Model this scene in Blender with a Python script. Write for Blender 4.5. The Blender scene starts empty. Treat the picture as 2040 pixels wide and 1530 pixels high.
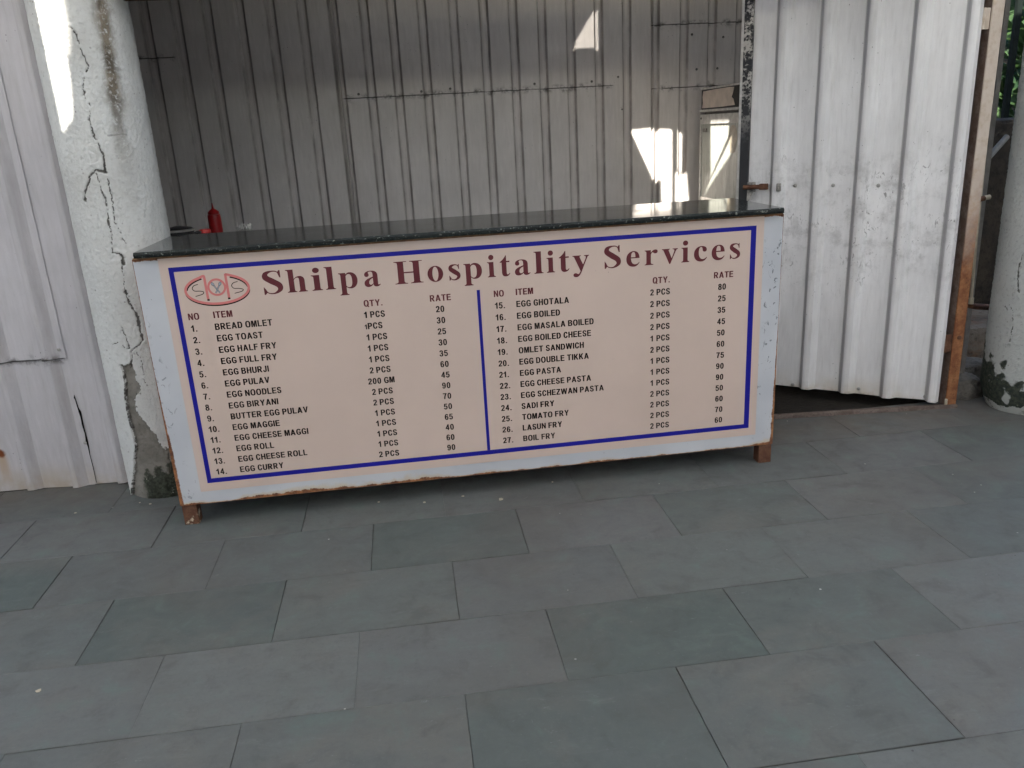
import bpy, bmesh, math, random
import numpy as np
from mathutils import Vector, noise as mn
from mathutils.geometry import tessellate_polygon
R = math.radians
random.seed(7)
sc = bpy.context.scene

# ------------------------------------------------------------------ camera, sky, sun, exposure
cd = bpy.data.cameras.new('camera')
cam = bpy.data.objects.new('camera', cd)
sc.collection.objects.link(cam)
cam.location = (0.78706532, -2.44060549, 1.16017801)
cam.rotation_euler = (R(72.27882285), R(3.0099772), R(-7.93648736))
cd.sensor_fit = 'HORIZONTAL'
cd.sensor_width = 36.0
cd.lens = 1592.24 / 2040 * 36.0
cd.clip_start = 0.05
cd.clip_end = 500
sc.camera = cam

SUN = Vector((0.40, 0.67, -0.625)).normalized()      # travel direction of the sunlight
elev = math.asin(-SUN.z)
w = bpy.data.worlds.new('World')
sc.world = w
w.use_nodes = True
nt = w.node_tree
nt.nodes.clear()
sky = nt.nodes.new('ShaderNodeTexSky')
sky.sky_type = 'NISHITA'
sky.sun_disc = False
sky.sun_elevation = elev
sky.sun_rotation = math.atan2(-SUN.x, -SUN.y)
sky.air_density = 1.0
sky.dust_density = 2.0
sky.ozone_density = 0.6
bg = nt.nodes.new('ShaderNodeBackground')
bg.inputs['Strength'].default_value = 0.13
wo = nt.nodes.new('ShaderNodeOutputWorld')
nt.links.new(sky.outputs[0], bg.inputs[0])
nt.links.new(bg.outputs[0], wo.inputs[0])

sl = bpy.data.lights.new('sun', 'SUN')
sl.energy = 4.0
sl.angle = R(0.53)
sl.color = (1.0, 0.93, 0.82)
so = bpy.data.objects.new('sun', sl)
so.rotation_euler = SUN.to_track_quat('-Z', 'Y').to_euler()
so.location = (-6, -8, 9)
sc.collection.objects.link(so)

sc.view_settings.view_transform = 'Standard'
sc.view_settings.look = 'None'
sc.view_settings.gamma = 1
sc.view_settings.exposure = 2.75
sc.cycles.use_denoising = True
sc.cycles.max_bounces = 10
sc.cycles.diffuse_bounces = 6
sc.cycles.sample_clamp_indirect = 6

# ------------------------------------------------------------------ node helpers
def nd(t, typ, ins=None, **props):
    n = t.nodes.new(typ)
    for k, v in props.items():
        setattr(n, k, v)
    for k, v in (ins or {}).items():
        s = n.inputs[k]
        if isinstance(v, bpy.types.NodeSocket):
            t.links.new(v, s)
        else:
            s.default_value = v
    return n
def c4(c): return (c[0], c[1], c[2], 1.0)
def coords(t, scale=(1, 1, 1)):
    tc = nd(t, 'ShaderNodeTexCoord')
    return nd(t, 'ShaderNodeMapping', {'Vector': tc.outputs['Object'], 'Scale': scale}).outputs[0]
def xyz(t):
    tc = nd(t, 'ShaderNodeTexCoord')
    s = nd(t, 'ShaderNodeSeparateXYZ', {0: tc.outputs['Object']})
    return s.outputs[0], s.outputs[1], s.outputs[2]
def noise(t, co, scale, detail=4.0, rough=0.55, dist=0.0):
    return nd(t, 'ShaderNodeTexNoise', {'Vector': co, 'Scale': scale, 'Detail': detail, 'Roughness': rough, 'Distortion': dist}).outputs[0]
def ss(t, v, a, b, lo=0.0, hi=1.0):
    return nd(t, 'ShaderNodeMapRange', {'Value': v, 'From Min': a, 'From Max': b, 'To Min': lo, 'To Max': hi}, interpolation_type='SMOOTHSTEP').outputs[0]
def mt(t, op, a, b=0.0, c=0.0):
    n = nd(t, 'ShaderNodeMath', {0: a, 1: b, 2: c}, operation=op)
    return n.outputs[0]
def mix(t, f, a, b, mode='MIX'):
    n = nd(t, 'ShaderNodeMix', data_type='RGBA', blend_type=mode)
    for k, v in ((0, f), (6, a), (7, b)):
        if isinstance(v, bpy.types.NodeSocket): t.links.new(v, n.inputs[k])
        else: n.inputs[k].default_value = v if k == 0 else c4(v)
    return n.outputs[2]
def attr(t, name):
    return nd(t, 'ShaderNodeAttribute', attribute_name=name)
def bump(t, h, strength=0.3, dist=0.002, normal=None):
    ins = {'Height': h, 'Strength': strength, 'Distance': dist}
    if normal is not None: ins['Normal'] = normal
    return nd(t, 'ShaderNodeBump', ins).outputs[0]
def newmat(name):
    m = bpy.data.materials.new(name)
    m.use_nodes = True
    t = m.node_tree
    return m, t, t.nodes['Principled BSDF']
def put(t, b, **k):
    for kk, v in k.items():
        s = b.inputs[kk.replace('_', ' ')]
        if isinstance(v, bpy.types.NodeSocket): t.links.new(v, s)
        else: s.default_value = c4(v) if (isinstance(v, tuple) and len(v) == 3) else v
def vor(t, co, scale, feature='F1', rnd=1.0):
    return nd(t, 'ShaderNodeTexVoronoi', {'Vector': co, 'Scale': scale, 'Randomness': rnd}, feature=feature).outputs[0]

# ------------------------------------------------------------------ materials
def plain(name, col, rough=0.6, metal=0.0, var=0.12, scale=30, spec=0.4):
    m, t, b = newmat(name)
    n = noise(t, coords(t), scale, 5, .6)
    col2 = tuple(c * (1 - var * 2) for c in col)
    put(t, b, Base_Color=mix(t, ss(t, n, .35, .65), col2, col), Roughness=rough, Metallic=metal, Specular_IOR_Level=spec,
        Normal=bump(t, n, .15, .001))
    return m

def sheet_mat(name, base, dirt, amount, low=None, flank=0.0, rusty=0.0, scuff=None, rough=.5, rust_spot=None, laps=(), flank_shade_col=None):
    """painted, weathered corrugated sheet"""
    m, t, b = newmat(name)
    co = coords(t)
    st = coords(t, (15, 15, 1.9))
    st2 = coords(t, (70, 70, 9))
    x, y, z = xyz(t)
    big = noise(t, co, 2.6, 4, .6)
    streak = noise(t, st, 1.0, 6, .62)
    fine = noise(t, st2, 1.0, 4, .6)
    grain = noise(t, co, 160, 3, .6)
    c = mix(t, ss(t, big, .3, .7), tuple(v * .86 for v in base), base)
    d = mt(t, 'MULTIPLY', ss(t, streak, .44, .74), mt(t, 'ADD', mt(t, 'MULTIPLY', ss(t, big, .35, .7), .7), .3))
    c = mix(t, mt(t, 'MULTIPLY', d, amount), c, dirt)
    c = mix(t, mt(t, 'MULTIPLY', ss(t, fine, .5, .75), amount * .5), c, tuple(v * .8 for v in dirt))
    c = mix(t, mt(t, 'MULTIPLY', ss(t, fine, .5, .3), .22), c, tuple(min(.85, v * 1.2) for v in base))
    if low is not None:                        # splash-dirt tint rising from the bottom edge
        f = mt(t, 'MULTIPLY', ss(t, z, .12, .0), ss(t, noise(t, co, 9, 4), .3, .65))
        c = mix(t, mt(t, 'MULTIPLY', f, .8), c, low)
    # small black specks
    sp = vor(t, coords(t, (1, 1, .8)), 46)
    spn = noise(t, co, 7, 2)
    mask = mt(t, 'MULTIPLY', ss(t, sp, .10, .05), ss(t, spn, .5, .62))
    c = mix(t, mt(t, 'MULTIPLY', mask, .75), c, (.05, .045, .04))
    g = ss(t, grain, .55, .75)
    c = mix(t, mt(t, 'MULTIPLY', g, .15), c, tuple(v * .55 for v in base))
    if flank > 0:  # colours the rib flanks darker; the gate's grey stands in for shade
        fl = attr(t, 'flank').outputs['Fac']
        fm = mt(t, 'MULTIPLY', fl, ss(t, noise(t, co, 8, 3), .0, .3)) if flank_shade_col else mt(t, 'MULTIPLY', fl, ss(t, noise(t, coords(t, (6, 6, 2.5)), 1.5, 5, .65), .28, .62))
        c = mix(t, mt(t, 'MULTIPLY', fm, flank), c, flank_shade_col or (.075, .056, .043))
    for (lz, lx0, lx1) in laps:               # blotchy grime and a crisp dark line along a lap joint
        wob = mt(t, 'MULTIPLY', mt(t, 'SUBTRACT', noise(t, co, 14, 4), .5), .05)
        dd = mt(t, 'ABSOLUTE', mt(t, 'ADD', mt(t, 'SUBTRACT', z, lz), wob))
        f = mt(t, 'MULTIPLY', ss(t, dd, .028, .0), ss(t, noise(t, co, 22, 4, .7), .46, .66))
        f = mt(t, 'MULTIPLY', f, mt(t, 'MULTIPLY', ss(t, x, lx0 - .01, lx0 + .01), ss(t, x, lx1 + .01, lx1 - .01)))
        c = mix(t, mt(t, 'MULTIPLY', f, .8), c, (.06, .05, .045))
        d2 = mt(t, 'ABSOLUTE', mt(t, 'ADD', mt(t, 'SUBTRACT', z, lz), mt(t, 'MULTIPLY', wob, .12)))
        f2 = mt(t, 'MULTIPLY', mt(t, 'MULTIPLY', ss(t, d2, .0042, .0012), ss(t, noise(t, co, 6, 4), .3, .5)), mt(t, 'MULTIPLY', ss(t, x, lx0 - .01, lx0 + .01), ss(t, x, lx1 + .01, lx1 - .01)))
        c = mix(t, mt(t, 'MULTIPLY', f2, .9), c, (.03, .026, .023))
    if scuff is not None:                     # rubbed scratches in a height band
        z0, z1 = scuff
        sn = noise(t, coords(t, (60, 60, 26)), 1.0, 3, .7, 1.2)
        band = mt(t, 'MULTIPLY', ss(t, z, z0 - .12, z0 + .1), ss(t, z, z1 + .12, z1 - .1))
        sm = mt(t, 'MULTIPLY', mt(t, 'MULTIPLY', ss(t, sn, .595, .66), band), ss(t, noise(t, co, 5, 3), .42, .6))
        c = mix(t, mt(t, 'MULTIPLY', sm, .7), c, (.12, .115, .11))
        c = mix(t, mt(t, 'MULTIPLY', mt(t, 'MULTIPLY', band, ss(t, noise(t, co, 11, 6, .7), .46, .70)), .5), c, (.27, .265, .26))
    if rusty > 0:
        rn = noise(t, co, 30, 6, .7)
        edge = ss(t, z, .045, .0)
        c = mix(t, mt(t, 'MULTIPLY', mt(t, 'MULTIPLY', ss(t, rn, .5, .62), edge), rusty), c, (.23, .12, .05))
    if rust_spot is not None:
        sx, sz = rust_spot
        dx = mt(t, 'SUBTRACT', x, sx)
        dz = mt(t, 'SUBTRACT', z, sz)
        dist = mt(t, 'SQRT', mt(t, 'ADD', mt(t, 'MULTIPLY', dx, dx), mt(t, 'MULTIPLY', dz, dz)))
        nn = noise(t, co, 40, 4)
        f = ss(t, mt(t, 'ADD', dist, mt(t, 'MULTIPLY', mt(t, 'SUBTRACT', nn, .5), .02)), .022, .008)
        run = mt(t, 'MULTIPLY', mt(t, 'MULTIPLY', ss(t, mt(t, 'ABSOLUTE', dx), .03, .006), ss(t, dz, .01, -.02)), ss(t, dz, -.16, -.03))
        c = mix(t, mt(t, 'MULTIPLY', run, .55), c, (.36, .22, .08))
        c = mix(t, f, c, (.16, .045, .012))
    hb = mt(t, 'ADD', mt(t, 'MULTIPLY', grain, .4), streak)
    put(t, b, Base_Color=c, Roughness=mt(t, 'ADD', mt(t, 'MULTIPLY', streak, .25), rough - .12), Specular_IOR_Level=.35,
        Normal=bump(t, hb, .12, .002))
    return m

def rust_mat(name, a=(.17, .062, .028), bcol=(.30, .15, .07), paint=None, pamt=.5, zpaint=None, rough=.8):
    m, t, b = newmat(name)
    co = coords(t)
    n1 = noise(t, co, 22, 6, .65)
    n2 = noise(t, co, 120, 4, .6)
    c = mix(t, ss(t, n1, .35, .68), a, bcol)
    c = mix(t, mt(t, 'MULTIPLY', ss(t, n2, .5, .75), .6), c, tuple(v * .4 for v in a))
    if paint is not None:
        f = ss(t, noise(t, co, 12, 6, .7), pamt + .04, pamt - .04)
        if zpaint is not None:
            z = xyz(t)[2]
            f = ss(t, mt(t, 'ADD', z, mt(t, 'MULTIPLY', mt(t, 'SUBTRACT', noise(t, co, 7, 6, .7), .5), .5)), zpaint[0], zpaint[1])
        pc = mix(t, mt(t, 'MULTIPLY', ss(t, n1, .45, .7), .45), paint, (.35, .25, .15))
        if name == 'black_paint_rusting_below':
            pc = mix(t, mt(t, 'MULTIPLY', ss(t, mt(t, 'ADD', mt(t, 'MULTIPLY', n2, .7), n1), .80, .98), ss(t, xyz(t)[2], 1.02, 1.32)), paint, (.50, .48, .45))
        c = mix(t, f, c, pc)
    put(t, b, Base_Color=c, Roughness=rough, Specular_IOR_Level=.25, Normal=bump(t, mt(t, 'ADD', n1, mt(t, 'MULTIPLY', n2, .5)), .45, .003))
    return m

def paving_mat():
    m, t, b = newmat('slate_paving')
    co = coords(t)
    tile = attr(t, 'tile')
    tr = nd(t, 'ShaderNodeSeparateColor', {0: tile.outputs['Color']})
    off = nd(t, 'ShaderNodeVectorMath', {0: co, 1: tile.outputs['Color']}, operation='MULTIPLY_ADD')
    off.inputs[1].default_value = (1, 1, 1)
    t.links.new(tile.outputs['Color'], off.inputs[2])
    off.inputs[2].default_value = (0, 0, 0)
    sh = nd(t, 'ShaderNodeVectorMath', {0: tile.outputs['Color'], 'Scale': 17.0}, operation='SCALE').outputs[0]
    cp = nd(t, 'ShaderNodeVectorMath', {0: co, 1: sh}, operation='ADD').outputs[0]
    lay = noise(t, cp, 3.2, 6, .6, .6)
    mid = noise(t, cp, 11, 6, .65, .4)
    world = noise(t, co, 1.3, 5, .6)
    fine = noise(t, co, 85, 6, .72)
    c = mix(t, tr.outputs[0], (0.064, 0.081, 0.077), (0.118, 0.124, 0.121))
    c = mix(t, mt(t, 'MULTIPLY', tr.outputs[1], .7), c, (0.095, 0.098, 0.100))
    c = mix(t, mt(t, 'MULTIPLY', ss(t, lay, .46, .70), .5), c, (0.118, 0.112, 0.102))
    cl = nd(t, 'ShaderNodeMapping', {'Vector': cp, 'Scale': (1.6, 5.5, 1)}).outputs[0]
    cleft = noise(t, cl, 3.0, 7, .68, .8)
    c = mix(t, mt(t, 'MULTIPLY', ss(t, cleft, .46, .74), .28), c, (0.060, 0.068, 0.066))
    c = mix(t, mt(t, 'MULTIPLY', ss(t, cleft, .46, .26), .25), c, (0.137, 0.151, 0.155))
    c = mix(t, mt(t, 'MULTIPLY', ss(t, mid, .52, .72), .42), c, (0.058, 0.060, 0.055))
    c = mix(t, mt(t, 'MULTIPLY', ss(t, mid, .47, .28), .5), c, (0.080, 0.118, 0.108))
    c = mix(t, mt(t, 'MULTIPLY', ss(t, world, .5, .68), .55), c, (0.084, 0.081, 0.076))
    c = mix(t, mt(t, 'MULTIPLY', ss(t, fine, .50, .70), .5), c, (0.074, 0.081, 0.086))
    c = mix(t, mt(t, 'MULTIPLY', ss(t, fine, .45, .25), .25), c, (0.164, 0.179, 0.187))
    # pale scuff smears and tiny dark and white specks
    sm = noise(t, coords(t, (3, 14, 1)), 2.0, 6, .75, 1.5)
    c = mix(t, mt(t, 'MULTIPLY', ss(t, sm, .62, .76), .13), c, (0.30, 0.31, 0.305))
    v1 = vor(t, co, 16)
    c = mix(t, mt(t, 'MULTIPLY', mt(t, 'MULTIPLY', ss(t, v1, .05, .03), ss(t, noise(t, co, 3.3, 2), .52, .6)), .8), c, (0.040, 0.040, 0.041))
    v2 = vor(t, nd(t, 'ShaderNodeVectorMath', {0: co, 1: (3.3, 7.1, 0)}, operation='ADD').outputs[0], 13)
    c = mix(t, mt(t, 'MULTIPLY', mt(t, 'MULTIPLY', ss(t, v2, .045, .03), ss(t, noise(t, co, 2.4, 2), .54, .6)), .7), c, (0.559, 0.559, 0.540))
    jn = attr(t, 'edge').outputs['Fac']
    c = mix(t, mt(t, 'MULTIPLY', mt(t, 'MULTIPLY', jn, ss(t, noise(t, co, 8, 5, .7), .42, .64)), .7), c, (0.056, 0.053, 0.049))
    wt = noise(t, coords(t, (1, 2.2, 1)), 9, 7, .8, 2.5)
    c = mix(t, mt(t, 'MULTIPLY', mt(t, 'MULTIPLY', ss(t, wt, .60, .68), ss(t, fine, .45, .6)), .30), c, (.30, .32, .32))
    # earth washed up along the back wall line
    x, y, z = xyz(t)
    bk = mt(t, 'MULTIPLY', ss(t, mt(t, 'ADD', y, mt(t, 'MULTIPLY', x, .05)), .16, .40), ss(t, noise(t, co, 6, 6, .7), .3, .62))
    c = mix(t, mt(t, 'MULTIPLY', bk, .6), c, (.105, .088, .072))
    h = mt(t, 'ADD', mt(t, 'ADD', mt(t, 'MULTIPLY', mid, .8), cleft), mt(t, 'MULTIPLY', fine, .35))
    put(t, b, Base_Color=c, Roughness=ss(t, mid, .2, .8, .5, .78), Specular_IOR_Level=.35, Normal=bump(t, h, .28, .003))
    return m

def column_mat(name, tint=(.60, .61, .60), moss=(.022, .026, .018)):
    m, t, b = newmat(name)
    co = coords(t)
    a1 = nd(t, 'ShaderNodeSeparateColor', {0: attr(t, 'wear').outputs['Color']})
    crack = attr(t, 'crack').outputs['Fac']
    n1 = noise(t, co, 14, 5, .65)
    n2 = noise(t, co, 70, 5, .65)
    n3 = noise(t, co, 4, 4, .6)
    c = mix(t, ss(t, n3, .35, .7), tuple(v * .9 for v in tint), tint)
    c = mix(t, mt(t, 'MULTIPLY', ss(t, n2, .5, .74), .45 if tint[0] > .55 else .8), c, tuple(v * .6 for v in tint))
    c = mix(t, mt(t, 'MULTIPLY', ss(t, noise(t, co, 2.2, 5, .65), .48, .7), .35), c, (.36, .34, .31))
    v = vor(t, co, 60)
    c = mix(t, mt(t, 'MULTIPLY', mt(t, 'MULTIPLY', ss(t, v, .22, .12), ss(t, n1, .5, .65)), .6), c, (.16, .15, .14))
    st = mt(t, 'MULTIPLY', a1.outputs[2], ss(t, n2, .26, .50))
    c = mix(t, mt(t, 'MULTIPLY', st, 1.0), c, mix(t, ss(t, n1, .4, .6), (.10, .085, .065), (.22, .19, .15)))
    cem = mix(t, ss(t, n1, .35, .65), (.16, .150, .132), (.235, .222, .20))
    cem = mix(t, mt(t, 'MULTIPLY', ss(t, n2, .5, .7), .4), cem, (.09, .085, .075))
    c = mix(t, ss(t, a1.outputs[0], .4, .6), c, cem)
    mo = ss(t, mt(t, 'ADD', mt(t, 'ADD', a1.outputs[1], mt(t, 'MULTIPLY', mt(t, 'SUBTRACT', n1, .5), 1.5)), mt(t, 'MULTIPLY', mt(t, 'SUBTRACT', n2, .5), .9)), .38, .72)
    mc = mix(t, ss(t, n2, .4, .65), moss, (.06, .065, .05))
    mc = mix(t, ss(t, noise(t, co, 45, 5, .7), .62, .70), mc, (.30, .29, .25))
    c = mix(t, mo, c, mc)
    c = mix(t, mt(t, 'MULTIPLY', ss(t, crack, .2, .9), .9), c, (.06, .054, .047))
    put(t, b, Base_Color=c, Roughness=.85, Specular_IOR_Level=.2,
        Normal=bump(t, mt(t, 'ADD', n2, mt(t, 'MULTIPLY', noise(t, co, 180, 3, .6), .5)), .8, .004))
    return m

def counter_paint():
    """white enamel on steel, rust eating in from the edges, chips and scratches"""
    m, t, b = newmat('chipped_white_enamel')
    co = coords(t)
    x, y, z = xyz(t)
    n1 = noise(t, co, 26, 7, .72)
    n2 = noise(t, co, 110, 4, .65)
    n3 = noise(t, co, 5, 3, .5)
    c = mix(t, ss(t, n3, .3, .7), (.445, .463, .50), (.515, .53, .56))
    # rust
    db = mt(t, 'SUBTRACT', z, .07)
    dl = x
    dr = mt(t, 'SUBTRACT', 1.985, x)
    dt_ = mt(t, 'SUBTRACT', .857, z)
    wb = ss(t, noise(t, coords(t, (1, 1, 1)), 4.2, 4, .6), .38, .68, .0022, .014)
    r_b = ss(t, mt(t, 'ADD', mt(t, 'DIVIDE', db, wb), mt(t, 'MULTIPLY', mt(t, 'SUBTRACT', n1, .5), 2.6)), 1.05, .75)
    wl = ss(t, z, .55, .08, .0022, .013)
    r_l = ss(t, mt(t, 'ADD', mt(t, 'DIVIDE', dl, wl), mt(t, 'MULTIPLY', mt(t, 'SUBTRACT', n1, .5), 1.6)), 1.05, .75)
    wr = ss(t, z, .55, .08, .002, .011)
    r_r = ss(t, mt(t, 'ADD', mt(t, 'DIVIDE', dr, wr), mt(t, 'MULTIPLY', mt(t, 'SUBTRACT', n1, .5), 1.8)), 1.05, .75)
    r_t = ss(t, mt(t, 'ADD', mt(t, 'DIVIDE', dt_, .008), mt(t, 'MULTIPLY', mt(t, 'SUBTRACT', n1, .5), 3.0)), .9, .6)
    rust = mt(t, 'MAXIMUM', mt(t, 'MAXIMUM', r_b, r_l), mt(t, 'MAXIMUM', r_r, r_t))
    halo = ss(t, mt(t, 'ADD', mt(t, 'DIVIDE', db, wb), mt(t, 'MULTIPLY', mt(t, 'SUBTRACT', n1, .5), 3.0)), 2.4, .9)
    # chips: right strip and a few on the left
    ch = noise(t, coords(t, (40, 40, 26)), 1.0, 3, .6, 1.6)
    chz = mt(t, 'MULTIPLY', ss(t, ch, .605, .63), ss(t, noise(t, co, 9, 2), .44, .54))
    side = mt(t, 'MAXIMUM', ss(t, x, 1.90, 1.93), mt(t, 'MULTIPLY', ss(t, x, .06, .03), .7))
    chips = mt(t, 'MULTIPLY', chz, side)
    c = mix(t, mt(t, 'MULTIPLY', halo, .5), c, (.50, .36, .17))
    c = mix(t, chips, c, (.17, .18, .20))
    rc = mix(t, ss(t, n1, .4, .62), (.120, .045, .022), (.34, .145, .055))
    rc = mix(t, mt(t, 'MULTIPLY', ss(t, n2, .55, .7), .45), rc, (.42, .25, .10))
    c = mix(t, rust, c, rc)
    sp = vor(t, co, 55)
    c = mix(t, mt(t, 'MULTIPLY', mt(t, 'MULTIPLY', ss(t, sp, .09, .05), ss(t, noise(t, co, 6, 2), .5, .6)), .8), c, (.10, .10, .11))
    h = mt(t, 'ADD', mt(t, 'MULTIPLY', rust, n2), mt(t, 'MULTIPLY', n3, .4))
    put(t, b, Base_Color=c, Roughness=mt(t, 'ADD', mt(t, 'MULTIPLY', rust, .45), .36), Specular_IOR_Level=.45, Normal=bump(t, h, .4, .002))
    return m

def granite_mat(edge=False):
    m, t, b = newmat('black_granite_edge' if edge else 'polished_black_granite')
    co = coords(t)
    v = vor(t, co, 260)
    n = noise(t, co, 90, 4, .7)
    k = .9 if edge else .25
    c = mix(t, mt(t, 'MULTIPLY', ss(t, n, .58, .66), k), (.012, .015, .015), (.26, .27, .25) if edge else (.16, .17, .155))
    c = mix(t, mt(t, 'MULTIPLY', ss(t, v, .30, .12), .5 * k), c, (.10, .12, .11))
    dust = noise(t, co, 6, 5, .7)
    rg = .5 if edge else ss(t, dust, .3, .75, .055, .15)
    put(t, b, Base_Color=c, Roughness=rg, Specular_IOR_Level=.2 if edge else .5)
    if edge: put(t, b, Normal=bump(t, n, .5, .003))
    return m

def vinyl(name, col, rough=.38):
    m, t, b = newmat(name)
    co = coords(t)
    n = noise(t, co, 2.5, 4, .6)
    n2 = noise(t, co, 60, 4, .6)
    c = mix(t, ss(t, n, .3, .75), tuple(v * .93 for v in col), col)
    c = mix(t, mt(t, 'MULTIPLY', ss(t, n2, .6, .8), .12), c, tuple(v * .7 for v in col))
    sp = vor(t, co, 24)
    c = mix(t, mt(t, 'MULTIPLY', mt(t, 'MULTIPLY', ss(t, sp, .04, .025), ss(t, noise(t, co, 3, 2), .55, .62)), .6), c, (.12, .1, .09))
    put(t, b, Base_Color=c, Roughness=rough, Specular_IOR_Level=.4 if col[1] > .3 else .2)
    return m

def leaf_mat(name, c1, c2):
    m, t, b = newmat(name)
    n = nd(t, 'ShaderNodeObjectInfo').outputs['Random']
    nn = noise(t, coords(t), 9, 3)
    put(t, b, Base_Color=mix(t, ss(t, nn, .35, .65), c1, c2), Roughness=.5)
    tr = nd(t, 'ShaderNodeBsdfTranslucent', {'Color': c4(c2)})
    mx = nd(t, 'ShaderNodeMixShader', {0: .35, 1: b.outputs[0], 2: tr.outputs[0]})
    t.links.new(mx.outputs[0], t.nodes['Material Output'].inputs[0])
    return m

def dirty_wall_mat(name, a, bb, st, rust=None):
    m, t, b = newmat(name)
    co = coords(t)
    n1 = noise(t, co, 5, 6, .7)
    n2 = noise(t, co, 40, 5, .7)
    c = mix(t, ss(t, n1, .35, .65), a, bb)
    c = mix(t, mt(t, 'MULTIPLY', ss(t, n2, .5, .7), .6), c, st)
    if rust is not None:
        c = mix(t, mt(t, 'MULTIPLY', ss(t, noise(t, coords(t, (2, 2, 7)), 2, 4), .5, .62), .7), c, rust)
    put(t, b, Base_Color=c, Roughness=.9, Specular_IOR_Level=.2, Normal=bump(t, mt(t, 'ADD', n1, n2), .6, .02))
    return m

def roof_mat():
    m = bpy.data.materials.new('translucent_roofing')
    m.use_nodes = True
    t = m.node_tree
    t.nodes.clear()
    n = noise(t, coords(t), 2, 4)
    col = mix(t, ss(t, n, .3, .7), (.70, .705, .70), (.82, .825, .82))
    tr = nd(t, 'ShaderNodeBsdfTranslucent', {'Color': col})
    df = nd(t, 'ShaderNodeBsdfDiffuse', {'Color': col})
    mx = nd(t, 'ShaderNodeMixShader', {0: .5, 1: tr.outputs[0], 2: df.outputs[0]})
    o = nd(t, 'ShaderNodeOutputMaterial')
    t.links.new(mx.outputs[0], o.inputs[0])
    return m

M = {}
M['paving'] = paving_mat()
M['grout'] = plain('dark_joint_sand', (.075, .070, .062), .95)
M['ground'] = dirty_wall_mat('pale_ground', (.27, .27, .27), (.33, .33, .325), (.20, .20, .20))
M['soil'] = dirty_wall_mat('dark_soil', (.018, .016, .014), (.028, .024, .020), (.01, .009, .008))
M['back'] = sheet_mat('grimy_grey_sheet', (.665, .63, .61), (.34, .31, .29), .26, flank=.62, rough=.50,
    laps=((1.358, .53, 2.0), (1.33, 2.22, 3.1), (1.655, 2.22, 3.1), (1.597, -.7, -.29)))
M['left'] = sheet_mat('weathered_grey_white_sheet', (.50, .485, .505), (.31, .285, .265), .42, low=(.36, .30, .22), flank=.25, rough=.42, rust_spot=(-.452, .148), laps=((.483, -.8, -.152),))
M['gate'] = sheet_mat('white_galvanised_sheet', (.76, .755, .76), (.44, .425, .415), .42, low=(.50, .44, .34), flank=.75, flank_shade_col=(.27, .265, .27), rusty=.9, scuff=(.5, .98), rough=.42)  # grey flank colour paints shade onto the ribs' left sides
M['gatedark'] = rust_mat('worn_black_paint', (.030, .030, .033), (.055, .055, .058), (.022, .022, .026), .5, rough=.55)
M['gatestile'] = rust_mat('black_paint_rusting_below', (.13, .055, .032), (.19, .10, .07), (.028, .029, .033), .5, (.66, .84), .5)
M['bare'] = rust_mat('scraped_grey_metal', (.06, .06, .06), (.42, .40, .37), rough=.5)
M['rust'] = rust_mat('brown_rust', (.085, .036, .022), (.16, .082, .048))
M['rustleg'] = rust_mat('rust_with_paint_flakes', (.085, .034, .020), (.15, .075, .045), (.55, .48, .36), .40)
M['post'] = rust_mat('primer_rust_post', (.17, .062, .028), (.31, .145, .065), (.56, .485, .42), .5, (.50, .95), .75)
M['postside'] = rust_mat('faded_brown_primer', (.15, .10, .078), (.24, .185, .16))
M['track'] = rust_mat('dusty_rust_rail', (.10, .075, .065), (.17, .135, .12), rough=.85)
M['col'] = column_mat('cracked_white_stucco')
M['col2'] = column_mat('mossy_white_stucco', (.44, .455, .44), (.025, .034, .028))
M['paint'] = counter_paint()
M['granite'] = granite_mat()
M['granedge'] = granite_mat(True)
M['ply'] = rust_mat('splintered_packing_strip', (.20, .10, .05), (.34, .22, .12), rough=.9)
M['beige'] = vinyl('beige_vinyl', (.590, .468, .405), .36)
M['blue'] = vinyl('blue_vinyl', (.012, .012, .26), .45)
M['maroon'] = vinyl('maroon_vinyl', (.118, .025, .032), .5)
M['ink'] = vinyl('dark_brown_vinyl', (.010, .005, .004), .6)
M['pink'] = vinyl('pink_vinyl', (.62, .20, .19), .4)
M['spoon'] = vinyl('grey_vinyl', (.30, .34, .40), .4)
M['steel'] = plain('brushed_steel', (.55, .54, .52), .3, .9)
M['zinc'] = plain('zinc_screw', (.42, .41, .39), .4, .7)
M['blackpl'] = plain('black_plastic', (.018, .018, .019), .4)
M['redpl'] = plain('red_plastic', (.27, .006, .008), .35, var=.05)
M['redlid'] = plain('red_lid_plastic', (.36, .02, .018), .4, var=.05)
M['whitepl'] = plain('white_plastic', (.65, .64, .61), .45)
M['fridgewhite'] = plain('aged_white_trim', (.70, .69, .66), .4)
M['fridgebody'] = plain('fridge_grey_enamel', (.30, .29, .27), .45)
M['paper'] = plain('torn_beige_paper', (.80, .69, .61), .8, var=.08, scale=14)
M['roof'] = roof_mat()  # for the unseen yard roof added to soften the light
M['opaque'] = plain('unseen_roof_sheet', (.20, .19, .18), .7)
M['rubble'] = dirty_wall_mat('stained_concrete', (.055, .044, .033), (.020, .018, .016), (.010, .009, .008))
M['ledge'] = dirty_wall_mat('rust_streaked_ledge', (.20, .175, .15), (.12, .10, .08), (.06, .052, .045), (.20, .085, .035))
M['stone'] = dirty_wall_mat('grey_rubble_stone', (.20, .185, .165), (.10, .093, .083), (.05, .046, .04))
M['fence'] = plain('dark_green_bar', (.005, .008, .007), .8, spec=.1)
M['leaf'] = leaf_mat('broad_leaf', (.012, .032, .014), (.045, .09, .028))
M['leaf2'] = leaf_mat('bluish_leaf', (.02, .06, .045), (.04, .11, .08))
M['pvc'] = plain('grimy_pvc', (.50, .44, .34), .5)
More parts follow.
